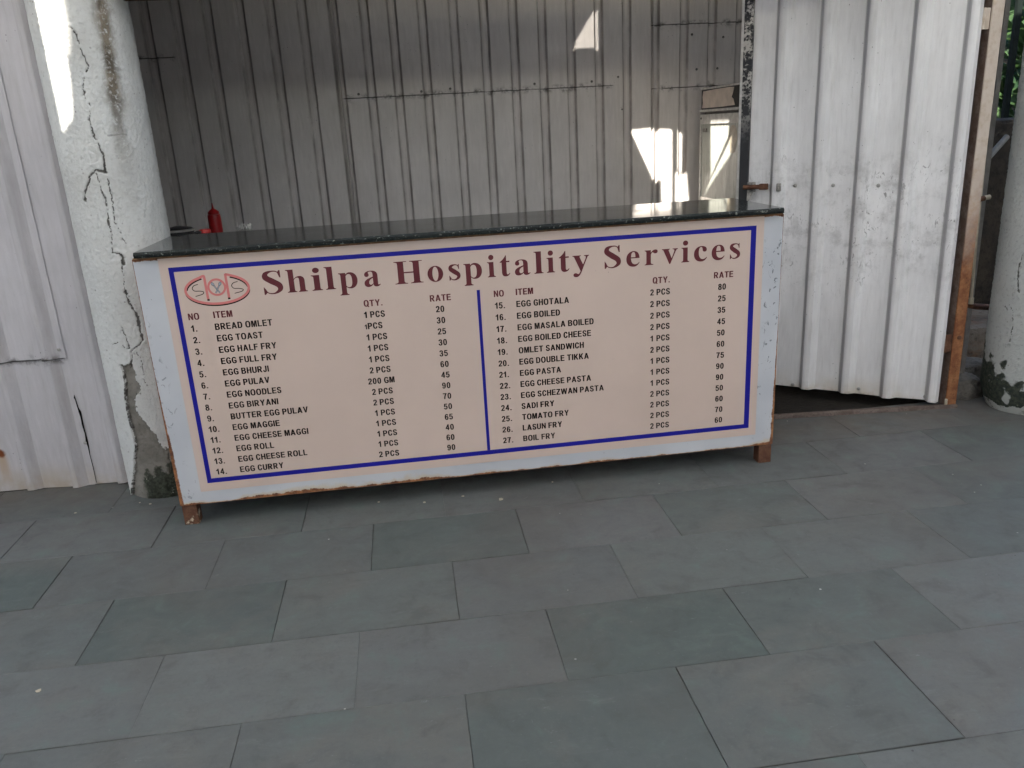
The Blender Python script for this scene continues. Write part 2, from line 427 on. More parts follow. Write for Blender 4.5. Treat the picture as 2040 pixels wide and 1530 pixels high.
M['greypipe'] = plain('grey_conduit', (.22, .215, .205), .55)
M['black'] = plain('torn_hole_black', (.010, .009, .008), .95, spec=.05)
def glass_door():
    m, t, b = newmat('smeared_pale_green_door')
    co = coords(t, (1, 26, 1.2))
    n = noise(t, co, 1.6, 5, .65)
    n2 = noise(t, coords(t), 30, 4)
    c = mix(t, ss(t, n, .35, .7), (.34, .36, .32), (.52, .535, .495))
    c = mix(t, mt(t, 'MULTIPLY', ss(t, n2, .55, .75), .3), c, (.15, .16, .14))
    put(t, b, Base_Color=c, Roughness=ss(t, n, .3, .7, .22, .5), Specular_IOR_Level=.5)
    return m
M['door'] = glass_door()

# ------------------------------------------------------------------ object helpers
def link(o, parent=None):
    sc.collection.objects.link(o)
    if parent is not None: o.parent = parent
    return o
def mesh(name, verts, faces, mat, parent=None, smooth=False, mats=None, mi=None):
    me = bpy.data.meshes.new(name)
    me.from_pydata([tuple(v) for v in verts], [], faces)
    for mm in (mats or [mat]): me.materials.append(mm)
    if mi is not None:
        me.polygons.foreach_set('material_index', mi)
    if smooth:
        me.polygons.foreach_set('use_smooth', [True] * len(me.polygons))
    me.update()
    return link(bpy.data.objects.new(name, me), parent)
def tag(o, label=None, cat=None, group=None, kind=None):
    if label: o['label'] = label
    if cat: o['category'] = cat
    if group: o['group'] = group
    if kind: o['kind'] = kind
    return o
def thing(name, label, cat, loc=(0, 0, 0), rz=0.0, group=None):
    o = bpy.data.objects.new(name, None)
    o.empty_display_size = .1
    o.location = loc
    o.rotation_euler = (0, 0, rz)
    link(o)
    return tag(o, label, cat, group)
class MB:
    """collects shapes into one mesh"""
    def __init__(s): s.v = []; s.f = []; s.m = []
    def add(s, v, f, mi=0):
        k = len(s.v)
        s.v += [tuple(p) for p in v]
        s.f += [[i + k for i in q] for q in f]
        s.m += [mi] * len(f)
        return s
    def box(s, x0, x1, y0, y1, z0, z1, bev=.0015, mi=0):
        bm = bmesh.new()
        bmesh.ops.create_cube(bm, size=1)
        for v in bm.verts:
            v.co = ((x0 + x1) / 2 + v.co.x * (x1 - x0), (y0 + y1) / 2 + v.co.y * (y1 - y0), (z0 + z1) / 2 + v.co.z * (z1 - z0))
        bv = min(bev, .45 * min(x1 - x0, y1 - y0, z1 - z0))
        if bv > 0:
            bmesh.ops.bevel(bm, geom=list(bm.edges), offset=bv, segments=2, affect='EDGES', profile=.6)
        bm.verts.ensure_lookup_table()
        s.add([v.co[:] for v in bm.verts], [[v.index for v in f.verts] for f in bm.faces], mi)
        bm.free()
        return s
    def lathe(s, prof, n=32, c=(0, 0, 0), mi=0):
        v = []; f = []
        for r, z in prof:
            for k in range(n):
                a = 2 * math.pi * k / n
                v.append((c[0] + r * math.cos(a), c[1] + r * math.sin(a), c[2] + z))
        for j in range(len(prof) - 1):
            for k in range(n):
                a = j * n + k; b = j * n + (k + 1) % n
                f.append([a, b, b + n, a + n])
        f.append(list(range(n))[::-1])
        f.append([(len(prof) - 1) * n + k for k in range(n)])
        return s.add(v, f, mi)
    def tube(s, pts, r, n=10, mi=0):
        pts = [Vector(p) for p in pts]
        v = []; f = []
        for i, p in enumerate(pts):
            d = (pts[min(i + 1, len(pts) - 1)] - pts[max(i - 1, 0)]).normalized()
            u = d.cross(Vector((0, 0, 1)))
            if u.length < .05: u = d.cross(Vector((1, 0, 0)))
            u.normalize(); q = d.cross(u)
            rr = r[i] if isinstance(r, (list, tuple)) else r
            for k in range(n):
                a = 2 * math.pi * k / n
                v.append(p + u * rr * math.cos(a) + q * rr * math.sin(a))
        for j in range(len(pts) - 1):
            for k in range(n):
                a = j * n + k; b = j * n + (k + 1) % n
                f.append([a, b, b + n, a + n])
        f.append(list(range(n))[::-1]); f.append([(len(pts) - 1) * n + k for k in range(n)])
        return s.add(v, f, mi)
    def build(s, name, mat, parent=None, smooth=False):
        ml = mat if isinstance(mat, list) else [mat]
        o = mesh(name, s.v, s.f, None, parent, False, ml, s.m)
        if smooth:
            o.data.polygons.foreach_set('use_smooth', [True] * len(o.data.polygons))
            try: o.data.set_sharp_from_angle(angle=R(40))
            except Exception: pass
        return o
def fattr(me, name, vals):
    a = me.attributes.new(name, 'FLOAT', 'POINT')
    a.data.foreach_set('value', vals)
def cattr(me, name, vals):
    a = me.attributes.new(name, 'FLOAT_COLOR', 'POINT')
    a.data.foreach_set('color', np.asarray(vals, dtype=np.float32).ravel())

def sheet(name, x0, x1, z0, z1, ribs, mat, parent, y=0.0, h=.019, base=.058, top=.028, thick=.0012, dent=.0015, seed=0., edge=.0, minor=False, fl=None, fr=None, kr=1.):
    """corrugated sheet in the local xz plane, ribs swelling towards -y; ribs = x of each rib's left foot"""
    prof = [(x0, 0., 0.)]
    fl = fl or (base - top) / 2
    fr = fr or (base - top) / 2
    base = fl + top + fr
    for r in sorted(ribs):
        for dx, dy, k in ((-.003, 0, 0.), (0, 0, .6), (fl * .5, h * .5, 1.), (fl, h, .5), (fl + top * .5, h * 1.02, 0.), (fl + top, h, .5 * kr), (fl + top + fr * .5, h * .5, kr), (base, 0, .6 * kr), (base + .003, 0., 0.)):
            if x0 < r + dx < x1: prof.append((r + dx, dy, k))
        if minor:
            for mx in (.095, .125):
                for dx, dy in ((-.004, 0.), (0, .0012), (.004, 0.)):
                    if x0 < r + mx + dx < x1: prof.append((r + mx + dx, dy, 0.))
    prof.append((x1, 0., 0.))
    prof.sort()
    nz = max(2, int((z1 - z0) / .022))
    v = []; fa = []
    for j in range(nz + 1):
        z = z0 + (z1 - z0) * j / nz
        for (px, dy, k) in prof:
            d = dent * (mn.noise(Vector((px * 5 + seed, z * 3.1, seed * 1.7))) + .5 * mn.noise(Vector((px * 13 + seed, z * 9, seed))))
            zz = z
            if j == 0: zz += edge * mn.noise(Vector((px * 9 + seed, 3.3, 0)))
            v.append((px, y - dy - d, zz)); fa.append(k)
    n = len(prof)
    f = [[j * n + i, j * n + i + 1, (j + 1) * n + i + 1, (j + 1) * n + i] for j in range(nz) for i in range(n - 1)]
    o = mesh(name, v, f, mat, parent)
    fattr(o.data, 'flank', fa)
    so_ = o.modifiers.new('thickness', 'SOLIDIFY')
    so_.thickness = thick
    so_.offset = -1
    return o

# ------------------------------------------------------------------ ground and paving
def ground():
    s = 90
    o = mesh('ground', [(-s, -s, -.05), (s, -s, -.05), (s, s, -.05), (-s, s, -.05)], [[0, 1, 2, 3]], M['ground'])
    tag(o, kind='structure')
    v = [(-6, .40, -.024), (6, .33, -.024), (6, 4.5, -.024), (-6, 4.5, -.024)]
    o = mesh('earth_floor', v, [[0, 1, 2, 3]], M['soil']); tag(o, kind='structure')
ground()

def paving():
    rows = {-1: (.155, .43, .16, .4475), 0: (-.137, .155, .384, .4500), 1: (-.422, -.137, .156, .4510), 2: (-.709, -.422, .376, .4585),
            3: (-.988, -.709, .125, .4640), 4: (-1.300, -.988, .354, .4705), 5: (-1.60, -1.300, .13, .471)}
    y = -1.60
    for k in range(6, 14):
        rows[k] = (y - .297, y, .354 if k % 2 == 0 else .13, .471)
        y -= .297
    V = []; F = []; T = []; E = []
    rnd = random.Random(11)
    for k, (ya, yb, xs, p) in rows.items():
        n0 = int((-2.4 - xs) / p) - 1
        for n in range(n0, n0 + 18):
            xa = xs + n * p; xb = xa + p
            if k == -1 and xb > 3.0 and xa > 2.95: pass
            g = .0002 + rnd.random() ** 2 * .0010
            j = lambda: rnd.uniform(-.0009, .0009)
            c = [(xa + g + j(), ya + g + j()), (xb - g + j(), ya + g + j()), (xb - g + j(), yb - g + j()), (xa + g + j(), yb - g + j())]
            z0 = rnd.uniform(-.0006, .0006); tx = rnd.uniform(-.002, .002); ty = rnd.uniform(-.002, .002)
            col = (rnd.random(), rnd.random() ** 1.5, rnd.random(), 1)
            cx = (xa + xb) / 2; cy = (ya + yb) / 2
            b0 = len(V)
            def ring(ins, dz, e):
                for (px, py) in c:
                    qx = px + (ins if px < cx else -ins); qy = py + (ins if py < cy else -ins)
                    zz = z0 + tx * (qx - cx) + ty * (qy - cy) + dz
                    V.append((qx, qy - .010 * (qx - 1.0), zz)); T.append(col); E.append(e)
            ring(0, -.014, 1.0); ring(0, -.0010, .8); ring(.0010, 0, .5); ring(.008, 0, .25); ring(.035, 0, 0.)
            for r in range(4):
                for i in range(4):
                    a = b0 + r * 4 + i; bb = b0 + r * 4 + (i + 1) % 4
                    F.append([a, bb, bb + 4, a + 4])
            F.append([b0 + 16, b0 + 17, b0 + 18, b0 + 19])
    o = mesh('paving', V, F, M['paving'])
    cattr(o.data, 'tile', T); fattr(o.data, 'edge', E)
    tag(o, kind='structure')
    v = [(-4, -4.1, -.004), (7, -4.1, -.004), (7, .355, -.004), (-4, .46, -.004)]
    tag(mesh('paving_bed', v, [[0, 1, 2, 3]], M['grout']), kind='structure')
paving()

# ------------------------------------------------------------------ stuccoed columns
def seg_dist(A, Z, pts):
    """distance of every vertex (arc length A, height Z) from a polyline"""
    d = np.full(A.shape, 1e9)
    for (a0, z0), (a1, z1) in zip(pts[:-1], pts[1:]):
        dx = a1 - a0; dz = z1 - z0
        L = dx * dx + dz * dz + 1e-12
        tt = np.clip(((A - a0) * dx + (Z - z0) * dz) / L, 0, 1)
        d = np.minimum(d, np.hypot(A - a0 - tt * dx, Z - z0 - tt * dz))
    return d
def inside(A, Z, poly):
    r = np.zeros(A.shape, bool)
    n = len(poly)
    for i in range(n):
        x0, y0 = poly[i]; x1, y1 = poly[(i + 1) % n]
        if y0 == y1: continue
        c = ((Z > min(y0, y1)) & (Z <= max(y0, y1))) & (A < (x1 - x0) * (Z - y0) / (y1 - y0) + x0)
        r ^= c
    return r
def fbm(A, Z, sc_, seed, octv=3):
    out = np.empty(A.size)
    a = A.ravel(); z = Z.ravel()
    for i in range(a.size):
        out[i] = mn.fractal(Vector((a[i] * sc_ + seed, z[i] * sc_, seed)), .6, 2.0, octv)
    return out.reshape(A.shape)
def column(name, label, loc, r, cracks, patch, moss, stain, ring, mat, amp, base_cut=0., seed=0.):
    a = np.radians(np.concatenate([np.linspace(-185, -2, 170), np.linspace(8, 165, 16)]))
    z = np.concatenate([np.linspace(0, 1.72, 470), np.linspace(1.8, 2.68, 12)])
    AA, ZZ = np.meshgrid(a, z)
    S = np.degrees(AA) * math.pi / 180 * r          # arc length
    arc = lambda pts: [(math.radians(p[0]) * r, p[1]) for p in pts]
    n1 = fbm(S, ZZ, 95, seed, 3)
    n2 = fbm(S, ZZ, 11, seed + 5, 3)
    wob = .0035 * n1
    n3 = fbm(S, ZZ, 34, seed + 9, 2)
    rad = r + amp * n1 + .0012 * n2
    crack = np.zeros(S.shape)
    for pts, wdt in cracks:
        d = seg_dist(S + .0035 * n1 + .002 * n3, ZZ + .003 * n3, arc(pts))
        m_ = np.clip(1.5 - d / (wdt * .72 * np.clip(1 + 1.3 * n3, .12, 2)), 0, 1)
        crack = np.maximum(crack, m_)
        rad -= .005 * m_
        rad += .0015 * np.exp(-(d / (wdt * 4)) ** 2)
    W = np.zeros(S.shape + (4,)); W[..., 3] = 1
    if patch is not None:
        P = arc(patch)
        ins = inside(S + .004 * n1, ZZ + .004 * n2, P)
        dE = seg_dist(S, ZZ, P + P[:1]) + wob
        W[..., 0] = ins
        rad -= np.where(ins, .009 + .002 * n2, 0)
        rad += np.where(~ins, .003 * np.exp(-(dE / .012) ** 2), 0)
        lip = np.clip(1.2 - np.abs(dE) / (.0028 * np.clip(1 + 2.2 * n2 + 1.2 * n3, .02, 3)), 0, 1) * (S < np.interp(ZZ, [.0, .5], [-.25, -.19]))
        crack = np.maximum(crack, lip * .9)
    W[..., 1] = moss(S / r * 180 / math.pi, ZZ, n1, n2)
    if stain is not None:
        d = seg_dist(S, ZZ, arc(stain))
        k = np.clip(1.35 - d / (.027 + .012 * n2 + .006 * n1), 0, 1) ** 1.3 * np.clip((ZZ - 1.05) / .28, .12, 1) * np.clip((1.9 - ZZ) / .2, 0, 1)
        W[..., 2] = k
    if ring is not None:
        d = np.abs(ZZ - ring - .004 * n2) + np.where((np.degrees(AA) > -84) & (n2 > -.18), 0, 1)
        crack = np.maximum(crack, np.clip(1.2 - d / .0028, 0, .5))
    if base_cut:
        rad -= base_cut * np.clip(1 - ZZ / .10, 0, 1) ** 1.5
    X = rad * np.cos(AA); Y = rad * np.sin(AA)
    V = np.stack([X, Y, ZZ], -1).reshape(-1, 3)
    nr, nc = S.shape
    F = [[j * nc + i, j * nc + (i + 1) % nc, (j + 1) * nc + (i + 1) % nc, (j + 1) * nc + i] for j in range(nr - 1) for i in range(nc)]
    F.append([nc * (nr - 1) + i for i in range(nc)])
    o = mesh(name, V.tolist(), F, mat, None, True)
    o.location = loc
    cattr(o.data, 'wear', W.reshape(-1, 4)); fattr(o.data, 'crack', crack.ravel())
    return tag(o, label, 'column')

C1 = [([(-85.5, 1.513), (-79.7, 1.491), (-79.6, 1.452), (-74.8, 1.417), (-73.4, 1.401), (-80.2, 1.376), (-84.8, 1.346), (-84.1, 1.314), (-80.3, 1.285), (-84.7, 1.25), (-83.6, 1.214)], .0018),
      ([(-83.6, 1.214), (-79.8, 1.177), (-76.5, 1.147), (-78.1, 1.118), (-77.8, 1.1)], .0030),
      ([(-77.8, 1.1), (-89.2, 1.108), (-96.6, 1.091), (-105.0, 1.055), (-111.2, 1.02)], .0040),
      ([(-88.9, 1.097), (-87.8, 1.052), (-84.4, 1.022), (-85.6, .968), (-86.3, .907), (-88.5, .855), (-81.1, .851), (-79.3, .834)], .0020),
      ([(-79.4, .846), (-79.0, .822)], .0065),
      ([(-77.0, 1.08), (-77.0, 1.028), (-79.3, .952), (-73.6, .896), (-70.7, .872)], .0017),
      ([(-79.9, .826), (-81.7, .787), (-82.9, .731)], .0018),
      ([(-82.9, .731), (-81.2, .689), (-74.1, .646), (-74.7, .596), (-73.5, .57)], .0038),
      ([(-73.5, .57), (-77.7, .555), (-90.4, .533), (-93.0, .499), (-97.6, .474)], .0034),
      ([(-99.8, .635), (-94.1, .584), (-92.3, .542)], .0022),
      ([(-115, .56), (-106, .565), (-97, .545), (-92, .542)], .0012),
      ([(-84, .53), (-80, .49), (-82, .44), (-80, .41)], .0012),
      ([(-72, .19), (-70, .13), (-73, .09)], .002)]
PATCH = [(-109.1, .489), (-102.4, .483), (-93.7, .491), (-90.8, .461), (-91.9, .43), (-88.4, .408), (-90.4, .389), (-96.8, .383), (-99.3, .352), (-98.3, .321), (-92.8, .288), (-86.6, .258), (-80.6, .234), (-79.0, .202), (-74.1, .179), (-68.8, .181), (-40, .18), (-40, -.01), (-150, -.01), (-125, .10), (-118.9, .151), (-111.7, .198), (-111.2, .239), (-113.0, .28), (-113.6, .325), (-111.7, .379), (-107.2, .428), (-107.1, .47)]
moss1 = lambda d, z, n1, n2: np.clip((.125 - z + .05 * n2) / .05, 0, 1) * np.clip((d + 122) / 14, 0, 1)
column('stucco_column', 'round white stucco column with long cracks and peeled plaster, left of the menu counter', (-.13, .375, 0), .142, C1, PATCH, moss1,
       [(-44.5, 1.582), (-47.2, 1.501), (-48.8, 1.445), (-50.4, 1.375), (-51.3, 1.29), (-53, 1.232), (-53.8, 1.144), (-54, 1.0)], 1.205, M['col'], .0016, 0, 2.0)
C2 = [([(-158, .62), (-160, .56), (-157, .50), (-155, .47)], .0028), ([(-166, .43), (-160, .41), (-157, .35), (-158, .29)], .0018),
      ([(-172, .42), (-168, .41)], .003)]
moss2 = lambda d, z, n1, n2: np.clip((.235 + .06 * np.sin(np.radians(d * 3.1)) - z + .11 * n2) / .09, 0, 1) * np.where(z < .035 + .02 * n2, .35, .95)
column('stucco_column', 'round mottled white column with dark mossy base, right of the rusty gate post', (3.172, .280, 0), .158, C2, None, moss2, None, None, M['col2'], .0015, .03, 9.0)

# ------------------------------------------------------------------ corrugated walls
lw = thing('corrugated_wall', 'weathered grey corrugated sheet wall left of the cracked column, torn near its foot', 'wall', (-.268, .418, 0), R(-4.0))
LR = [-.046 - .1605 * k - .0 for k in range(0, 9)]
LRIBS = [r - .02 for r in LR]
sheet('sheet', -.150, 0.002, .004, 2.66, LRIBS, M['left'], lw, 0, .018, .056, .020, edge=.006, seed=1., fl=.006, fr=.030)
sheet('sheet', -1.45, -.150, .002, .486, LRIBS, M['left'], lw, .0, .018, .056, .020, edge=.008, seed=4., fl=.006, fr=.030)
sheet('sheet', -1.45, -.146, .482, 2.66, LRIBS, M['left'], lw, -.005, .018, .056, .020, edge=.002, seed=7., fl=.006, fr=.030)
def strip(name, pts, mat, parent, y):
    """ragged slit: pts = (x, z, half width)"""
    v = []; f = []
    for (x, z, hw) in pts: v += [(x - hw, y, z), (x + hw, y, z)]
    for i in range(len(pts) - 1): f.append([2 * i, 2 * i + 1, 2 * i + 3, 2 * i + 2])
    return mesh(name, v, f, mat, parent)
tear = [(-.149, .348, .0006), (-.150, .338, .003), (-.148, .33, .0018), (-.146, .30, .002), (-.143, .285, .0045), (-.142, .262, .003), (-.143, .235, .0035), (-.141, .20, .0026),
        (-.142, .172, .004), (-.141, .15, .0024), (-.1425, .12, .0012), (-.141, .07, .0013), (-.142, .01, .001)]
strip('tear', tear, M['black'], lw, -.0035)
for (sx, sz) in ((-.147, .168), (-.163, .516)):
    MB().lathe([(.006, 0), (.006, .002), (.003, .004)], 14).build('screw', M['zinc'], lw).matrix_local = __import__('mathutils').Matrix.Translation((sx, -.008, sz)) @ __import__('mathutils').Matrix.Rotation(R(90), 4, 'X')
lw_rail = MB().box(-1.4, -.01, .012, .045, 1.2, 1.24).box(-1.4, -.01, .012, .045, .30, .34).build('rail', M['rust'], lw)

bw = thing('corrugated_wall', 'tall grimy corrugated sheet wall at the back of the stall with dark lap joints', 'wall', (0, 2.15, 0))
BR = [-.905, -.745, -.587, -.428, -.277, -.125, .034, .187, .344, .499, .657, .80, .955, 1.12, 1.28, 1.435, 1.59, 1.745, 1.90, 2.055, 2.215, 2.38, 2.54, 2.70, 2.86]
zt = 2.66
for (x0, x1, z0, z1, y, s) in ((-1.0, -.280, 0, 1.60, 0, 1), (-1.0, -.280, 1.597, zt, -.004, 2), (-.292, .53, 0, zt, -.0015, 3), (.518, 1.997, 0, 1.362, 0, 4),
                               (.518, 1.997, 1.358, zt, -.004, 5), (1.985, 2.234, 0, zt, -.0090, 6), (2.222, 3.02, 0, 1.334, 0, 7), (2.222, 3.02, 1.33, 1.66, -.004, 8), (2.222, 3.02, 1.656, zt, -.008, 9)):
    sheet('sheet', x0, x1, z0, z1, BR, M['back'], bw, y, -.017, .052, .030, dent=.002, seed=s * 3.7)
for (sx, sz) in [(.62 + .16 * k + random.uniform(-.02, .02), 1.385 + random.uniform(-.012, .012)) for k in (0, 2, 3, 6, 8)] + [(2.03, 1.40), (2.05, 1.23), (2.45, 1.60), (2.63, 1.58), (2.48, 1.42), (2.6, 1.42)]:
    mm = __import__('mathutils').Matrix
    MB().lathe([(.007, 0), (.006, .003), (.003, .005)], 12).build('screw', M['bare'], bw).matrix_local = mm.Translation((sx, -.006, sz)) @ mm.Rotation(R(90), 4, 'X')
for (name, lab, x0, ya, yb) in (('side_wall', 'rust brown sheet side wall closing the stall behind the gate post', 3.03, .46, 2.12), ('side_wall', 'grey sheet side wall closing the stall behind the cracked column', -.96, .50, 2.12)):
    o = MB().box(x0 - .01, x0 + .01, ya, yb, 0, 2.66).build(name, M['opaque'])
    tag(o, lab, 'wall')

# ------------------------------------------------------------------ gate, its post and threshold
g = thing('metal_gate', 'white corrugated metal gate standing half open at the right of the counter', 'gate', (2.852, .345, 0), R(-37.03))
GR = [-.055, -.222, -.382, -.541, -.702]
GR = [r + .002 for r in GR]
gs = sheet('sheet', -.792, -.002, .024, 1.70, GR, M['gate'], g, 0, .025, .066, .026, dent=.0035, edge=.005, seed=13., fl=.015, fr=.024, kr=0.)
MB().box(-.822, -.786, -.020, -.002, .02, 1.71).build('stile', M['gatestile'], g)
MB().box(-.834, -.8235, -.010, .012, .02, 1.71, .001).build('edge_strip', M['fridgewhite'], g)
MB().box(-.786, .0, .003, .03, .86, .90).box(-.786, .0, .003, .03, .06, .09).box(-.786, .0, .003, .03, 1.63, 1.67).build('rail', M['rust'], g)
MB().box(-.040, -.006, .003, .035, .02, 1.71).build('stile', M['rust'], g)
bl = MB().tube([(-.800, -.034, .878), (-.725, -.034, .880)], .009, 12).box(-.735, -.700, -.043, -.022, .868, .892, .003).build('latch_bolt', M['rust'], g, True)
MB().box(-.786, -.752, -.030, -.021, .858, .898, .003).add([(-.784, -.026, .858), (-.760, -.026, .858), (-.786, -.026, .80), (-.784, -.032, .858), (-.760, -.032, .858), (-.786, -.032, .80)], [[0, 1, 2], [3, 5, 4], [0, 3, 4, 1], [1, 4, 5, 2], [2, 5, 3, 0]]).build('latch_bracket', M['bare'], g)
MB().box(-.668, -.650, -.034, -.020, .860, .892, .003).box(-.662, -.655, -.046, -.034, .866, .886, .003).build('latch_keeper', M['bare'], g)
mm = __import__('mathutils').Matrix
for sx, sz in ((-.60, .88), (-.455, .879), (-.29, .876), (-.017, .872), (-.565, .035), (-.37, .04), (-.205, .035), (-.05, .04), (-.30, .046)):
    MB().lathe([(.0075, 0), (.007, .003), (.0035, .005)], 14).build('screw', M['zinc'], g).matrix_local = mm.Translation((sx, -.001, sz)) @ mm.Rotation(R(90), 4, 'X')

p = thing('gate_post', 'rusty orange angle iron post that carries the white gate', 'post', (2.87, .352, 0), 0)
MB().box(.017, .062, -.003, .003, -.01, 1.725, .0015).build('front_flange', M['post'], p)
MB().box(.017, .023, .0032, .040, -.01, 1.725, .0015).build('side_flange', M['postside'], p)
for hz in (.262, 1.44):
    MB().box(-.012, .0165, .004, .010, hz - .035, hz + .035, .002).tube([(-.012, .003, hz - .035), (-.012, .003, hz + .035)], .0075, 12).build('hinge', M['rust'] if hz < 1 else M['post'], p, True)
MB().lathe([(.009, 0), (.008, .004), (.004, .006)], 14).build('bolt', M['rust'], p).matrix_local = mm.Translation((.040, -.004, .285)) @ mm.Rotation(R(90), 4, 'X')
tr = thing('threshold_rail', 'rusty flat steel rail lying in the paving under the gate', 'rail', (2.52, .378, 0), math.atan2(-.07, .66))
MB().box(-.62, .40, -.020, -.014, -.012, .016, .002).box(-.62, .40, -.014, .030, -.012, .004, .002).build('angle', M['track'], tr)
MB().tube([(.36, -.004, .0), (.36, -.004, .035)], .006, 8).build('pivot_pin', M['pvc'], tr)

tag(MB().box(.02, 2.52, .285, .335, 1.585, 1.85, .004).box(.02, .60, .30, .33, 1.8505, 2.66, .002).build('added_shade_beam', M['rust']), 'unseen rusty beam added to shade the gate top and back wall', 'beam')  # unseen, added only to shade the gate top and the back wall

# ------------------------------------------------------------------ counter with its menu board
k = thing('food_counter', 'white steel food counter with beige price list front and black stone top', 'counter', (0, 0, 0))
MB().box(0, 1.985, 0, .004, .070, .857, .0012).build('front_panel', M['paint'], k)
cb = MB()
cb.box(.0005, .004, .0045, .36, .07, .857, .001).box(1.981, 1.9845, .0045, .36, .07, .857, .001).box(.004, 1.981, .0045, .36, .078, .084, .001)
cb.build('side_panels', M['paint'], k)
for x in (.002, 1.938):
    for y in (.003, .315):
        MB().box(x, x + .046, y + .002, y + .046, 0 if True else 0, .069, .003).build('leg', M['rustleg'], k)
fr = MB()
fr.box(.048, 1.937, .0046, .030, .069, .0775, .001)
fr.build('bottom_rail', M['rust'], k)
MB().box(.003, 1.982, -.0015, .37, .8572, .8605, .0006).build('packing_strip', M['ply'], k)
def slab():
    b = MB()
    x0, x1, y0, y1, z0, z1 = .014, 1.974, -.024, .392, .8615, .8790
    # chipped front edge, finely divided
    n = 260
    V = []
    for i in range(n + 1):
        x = x0 + (x1 - x0) * i / n
        e = .0016 * mn.noise(Vector((x * 70, 1, 0))) + .0012 * mn.noise(Vector((x * 190, 2, 0)))
        V += [(x, y1, z1), (x, y0 + .006 + e, z1), (x, y0 + e * .6, z1 - .005 + e), (x, y0 + e, (z0 + z1) / 2), (x, y0 + .002 - e, z0 + .001), (x, y0 + .012, z0), (x, y1, z0)]
    F = []; mi = []
    for i in range(n):
        for j in range(7):
            a = i * 7 + j; c_ = i * 7 + (j + 1) % 7
            F.append([a, c_, c_ + 7, a + 7]); mi.append(0 if j in (0,) else 1)
    F.append([j for j in range(7)]); F.append([n * 7 + j for j in range(7)][::-1]); mi += [1, 1]
    o = mesh('countertop', V, F, None, k, False, [M['granite'], M['granedge']], mi)
    return o
slab()

mb = MB().box(.071, 1.920, -.0006, -.0001, .1125, .8545, 0).build('menu_board', M['beige'], k)
def flat(name, polys, mats, parent, y=-.0009, wrap=6, step=.00012):
    """polys: list of (outer, holes, material index); each gets its own tiny step forward"""
    V = []; F = []; mi = []
    for q, (outer, holes, m_) in enumerate(polys):
        if holes == 'strip':
            n_ = len(outer) // 2; b0 = len(V)
            V += [(a, y - step * (q % wrap), b) for a, b in outer]
            for i in range(n_ - 1):
                F.append([b0 + i, b0 + 2 * n_ - 1 - i, b0 + 2 * n_ - 2 - i, b0 + i + 1]); mi.append(m_)
            continue
        rings = [outer] + list(holes)
        tri = tessellate_polygon([[Vector((a, b, 0)) for a, b in r] for r in rings])
        flatp = [pp for r in rings for pp in r]
        b0 = len(V)
        yy = y - step * (q % wrap)
        V += [(a, yy, b) for a, b in flatp]
        for tq in tri:
            a, b, c = (flatp[i] for i in tq)
            area = (b[0] - a[0]) * (c[1] - a[1]) - (b[1] - a[1]) * (c[0] - a[0])
            F.append([b0 + i for i in (tq if area > 0 else tq[::-1])]); mi.append(m_)
    return mesh(name, V, F, None, parent, False, mats, mi)
def rect(x0, x1, z0, z1): return [(x0, z0), (x1, z0), (x1, z1), (x0, z1)]
flat('border', [(rect(.0960, 1.8945, .1400, .8270), [rect(.1098, 1.8765, .1552, .8135)[::-1]], 0)], [M['blue']], mb)
flat('divider', [(rect(.9915, 1.0015, .1555, .6905), [], 0)], [M['blue']], mb)

# narrow bold sans drawn as outlines (cap height 1): outer ring, counters, width
def bez(p0, p1, p2, p3, n=7):
    return [tuple((1 - t) ** 3 * a + 3 * (1 - t) ** 2 * t * b + 3 * (1 - t) * t * t * c + t ** 3 * d for a, b, c, d in zip(p0, p1, p2, p3)) for t in [i / n for i in range(1, n + 1)]]
def path(*cmd):
    out = [cmd[0]]
    for c in cmd[1:]:
        if len(c) == 2: out.append(c)
        else: out += bez(out[-1], (c[0], c[1]), (c[2], c[3]), (c[4], c[5]))
    return out
def sup(cx, cy, rx, ry, n=32, e=2.5):
    o = []
    for i in range(n):
        a = 2 * math.pi * i / n
        c, s = math.cos(a), math.sin(a)
        o.append((cx + rx * math.copysign(abs(c) ** (2 / e), c), cy + ry * math.copysign(abs(s) ** (2 / e), s)))
    return o
A = {}
A['A'] = [(path((0, 0), (.17, 0), (.225, .22), (.455, .22), (.51, 0), (.69, 0), (.435, 1), (.25, 1)), [[(.265, .37), (.34, .73), (.415, .37)][::1]])]
A['B'] = [(path((0, 0), (.33, 0), (.52, 0, .61, .10, .61, .28), (.61, .41, .55, .50, .45, .53), (.53, .57, .575, .64, .575, .74), (.575, .91, .49, 1, .32, 1), (0, 1)),
           [path((.17, .595), (.29, .595), (.37, .595, .405, .64, .405, .72), (.405, .80, .37, .845, .29, .845), (.17, .845)), path((.17, .155), (.31, .155), (.40, .155, .435, .20, .435, .295), (.435, .39, .40, .44, .31, .44), (.17, .44))])]
A['C'] = [(path((.60, .33), (.56, .10, .46, -.02, .31, -.02), (.12, -.02, 0, .17, 0, .50), (0, .83, .12, 1.02, .32, 1.02), (.46, 1.02, .56, .91, .595, .71), (.43, .66), (.41, .80, .37, .86, .31, .86), (.22, .86, .175, .74, .175, .50), (.175, .26, .22, .14, .31, .14), (.375, .14, .415, .22, .435, .38)), [])]
A['D'] = [(path((0, 0), (.29, 0), (.51, 0, .61, .18, .61, .50), (.61, .82, .51, 1, .29, 1), (0, 1)), [path((.17, .16), (.26, .16), (.39, .16, .435, .26, .435, .50), (.435, .74, .39, .84, .26, .84), (.17, .84))])]
A['E'] = [([(0, 0), (.56, 0), (.56, .165), (.17, .165), (.17, .44), (.52, .44), (.52, .60), (.17, .60), (.17, .835), (.545, .835), (.545, 1), (0, 1)], [])]
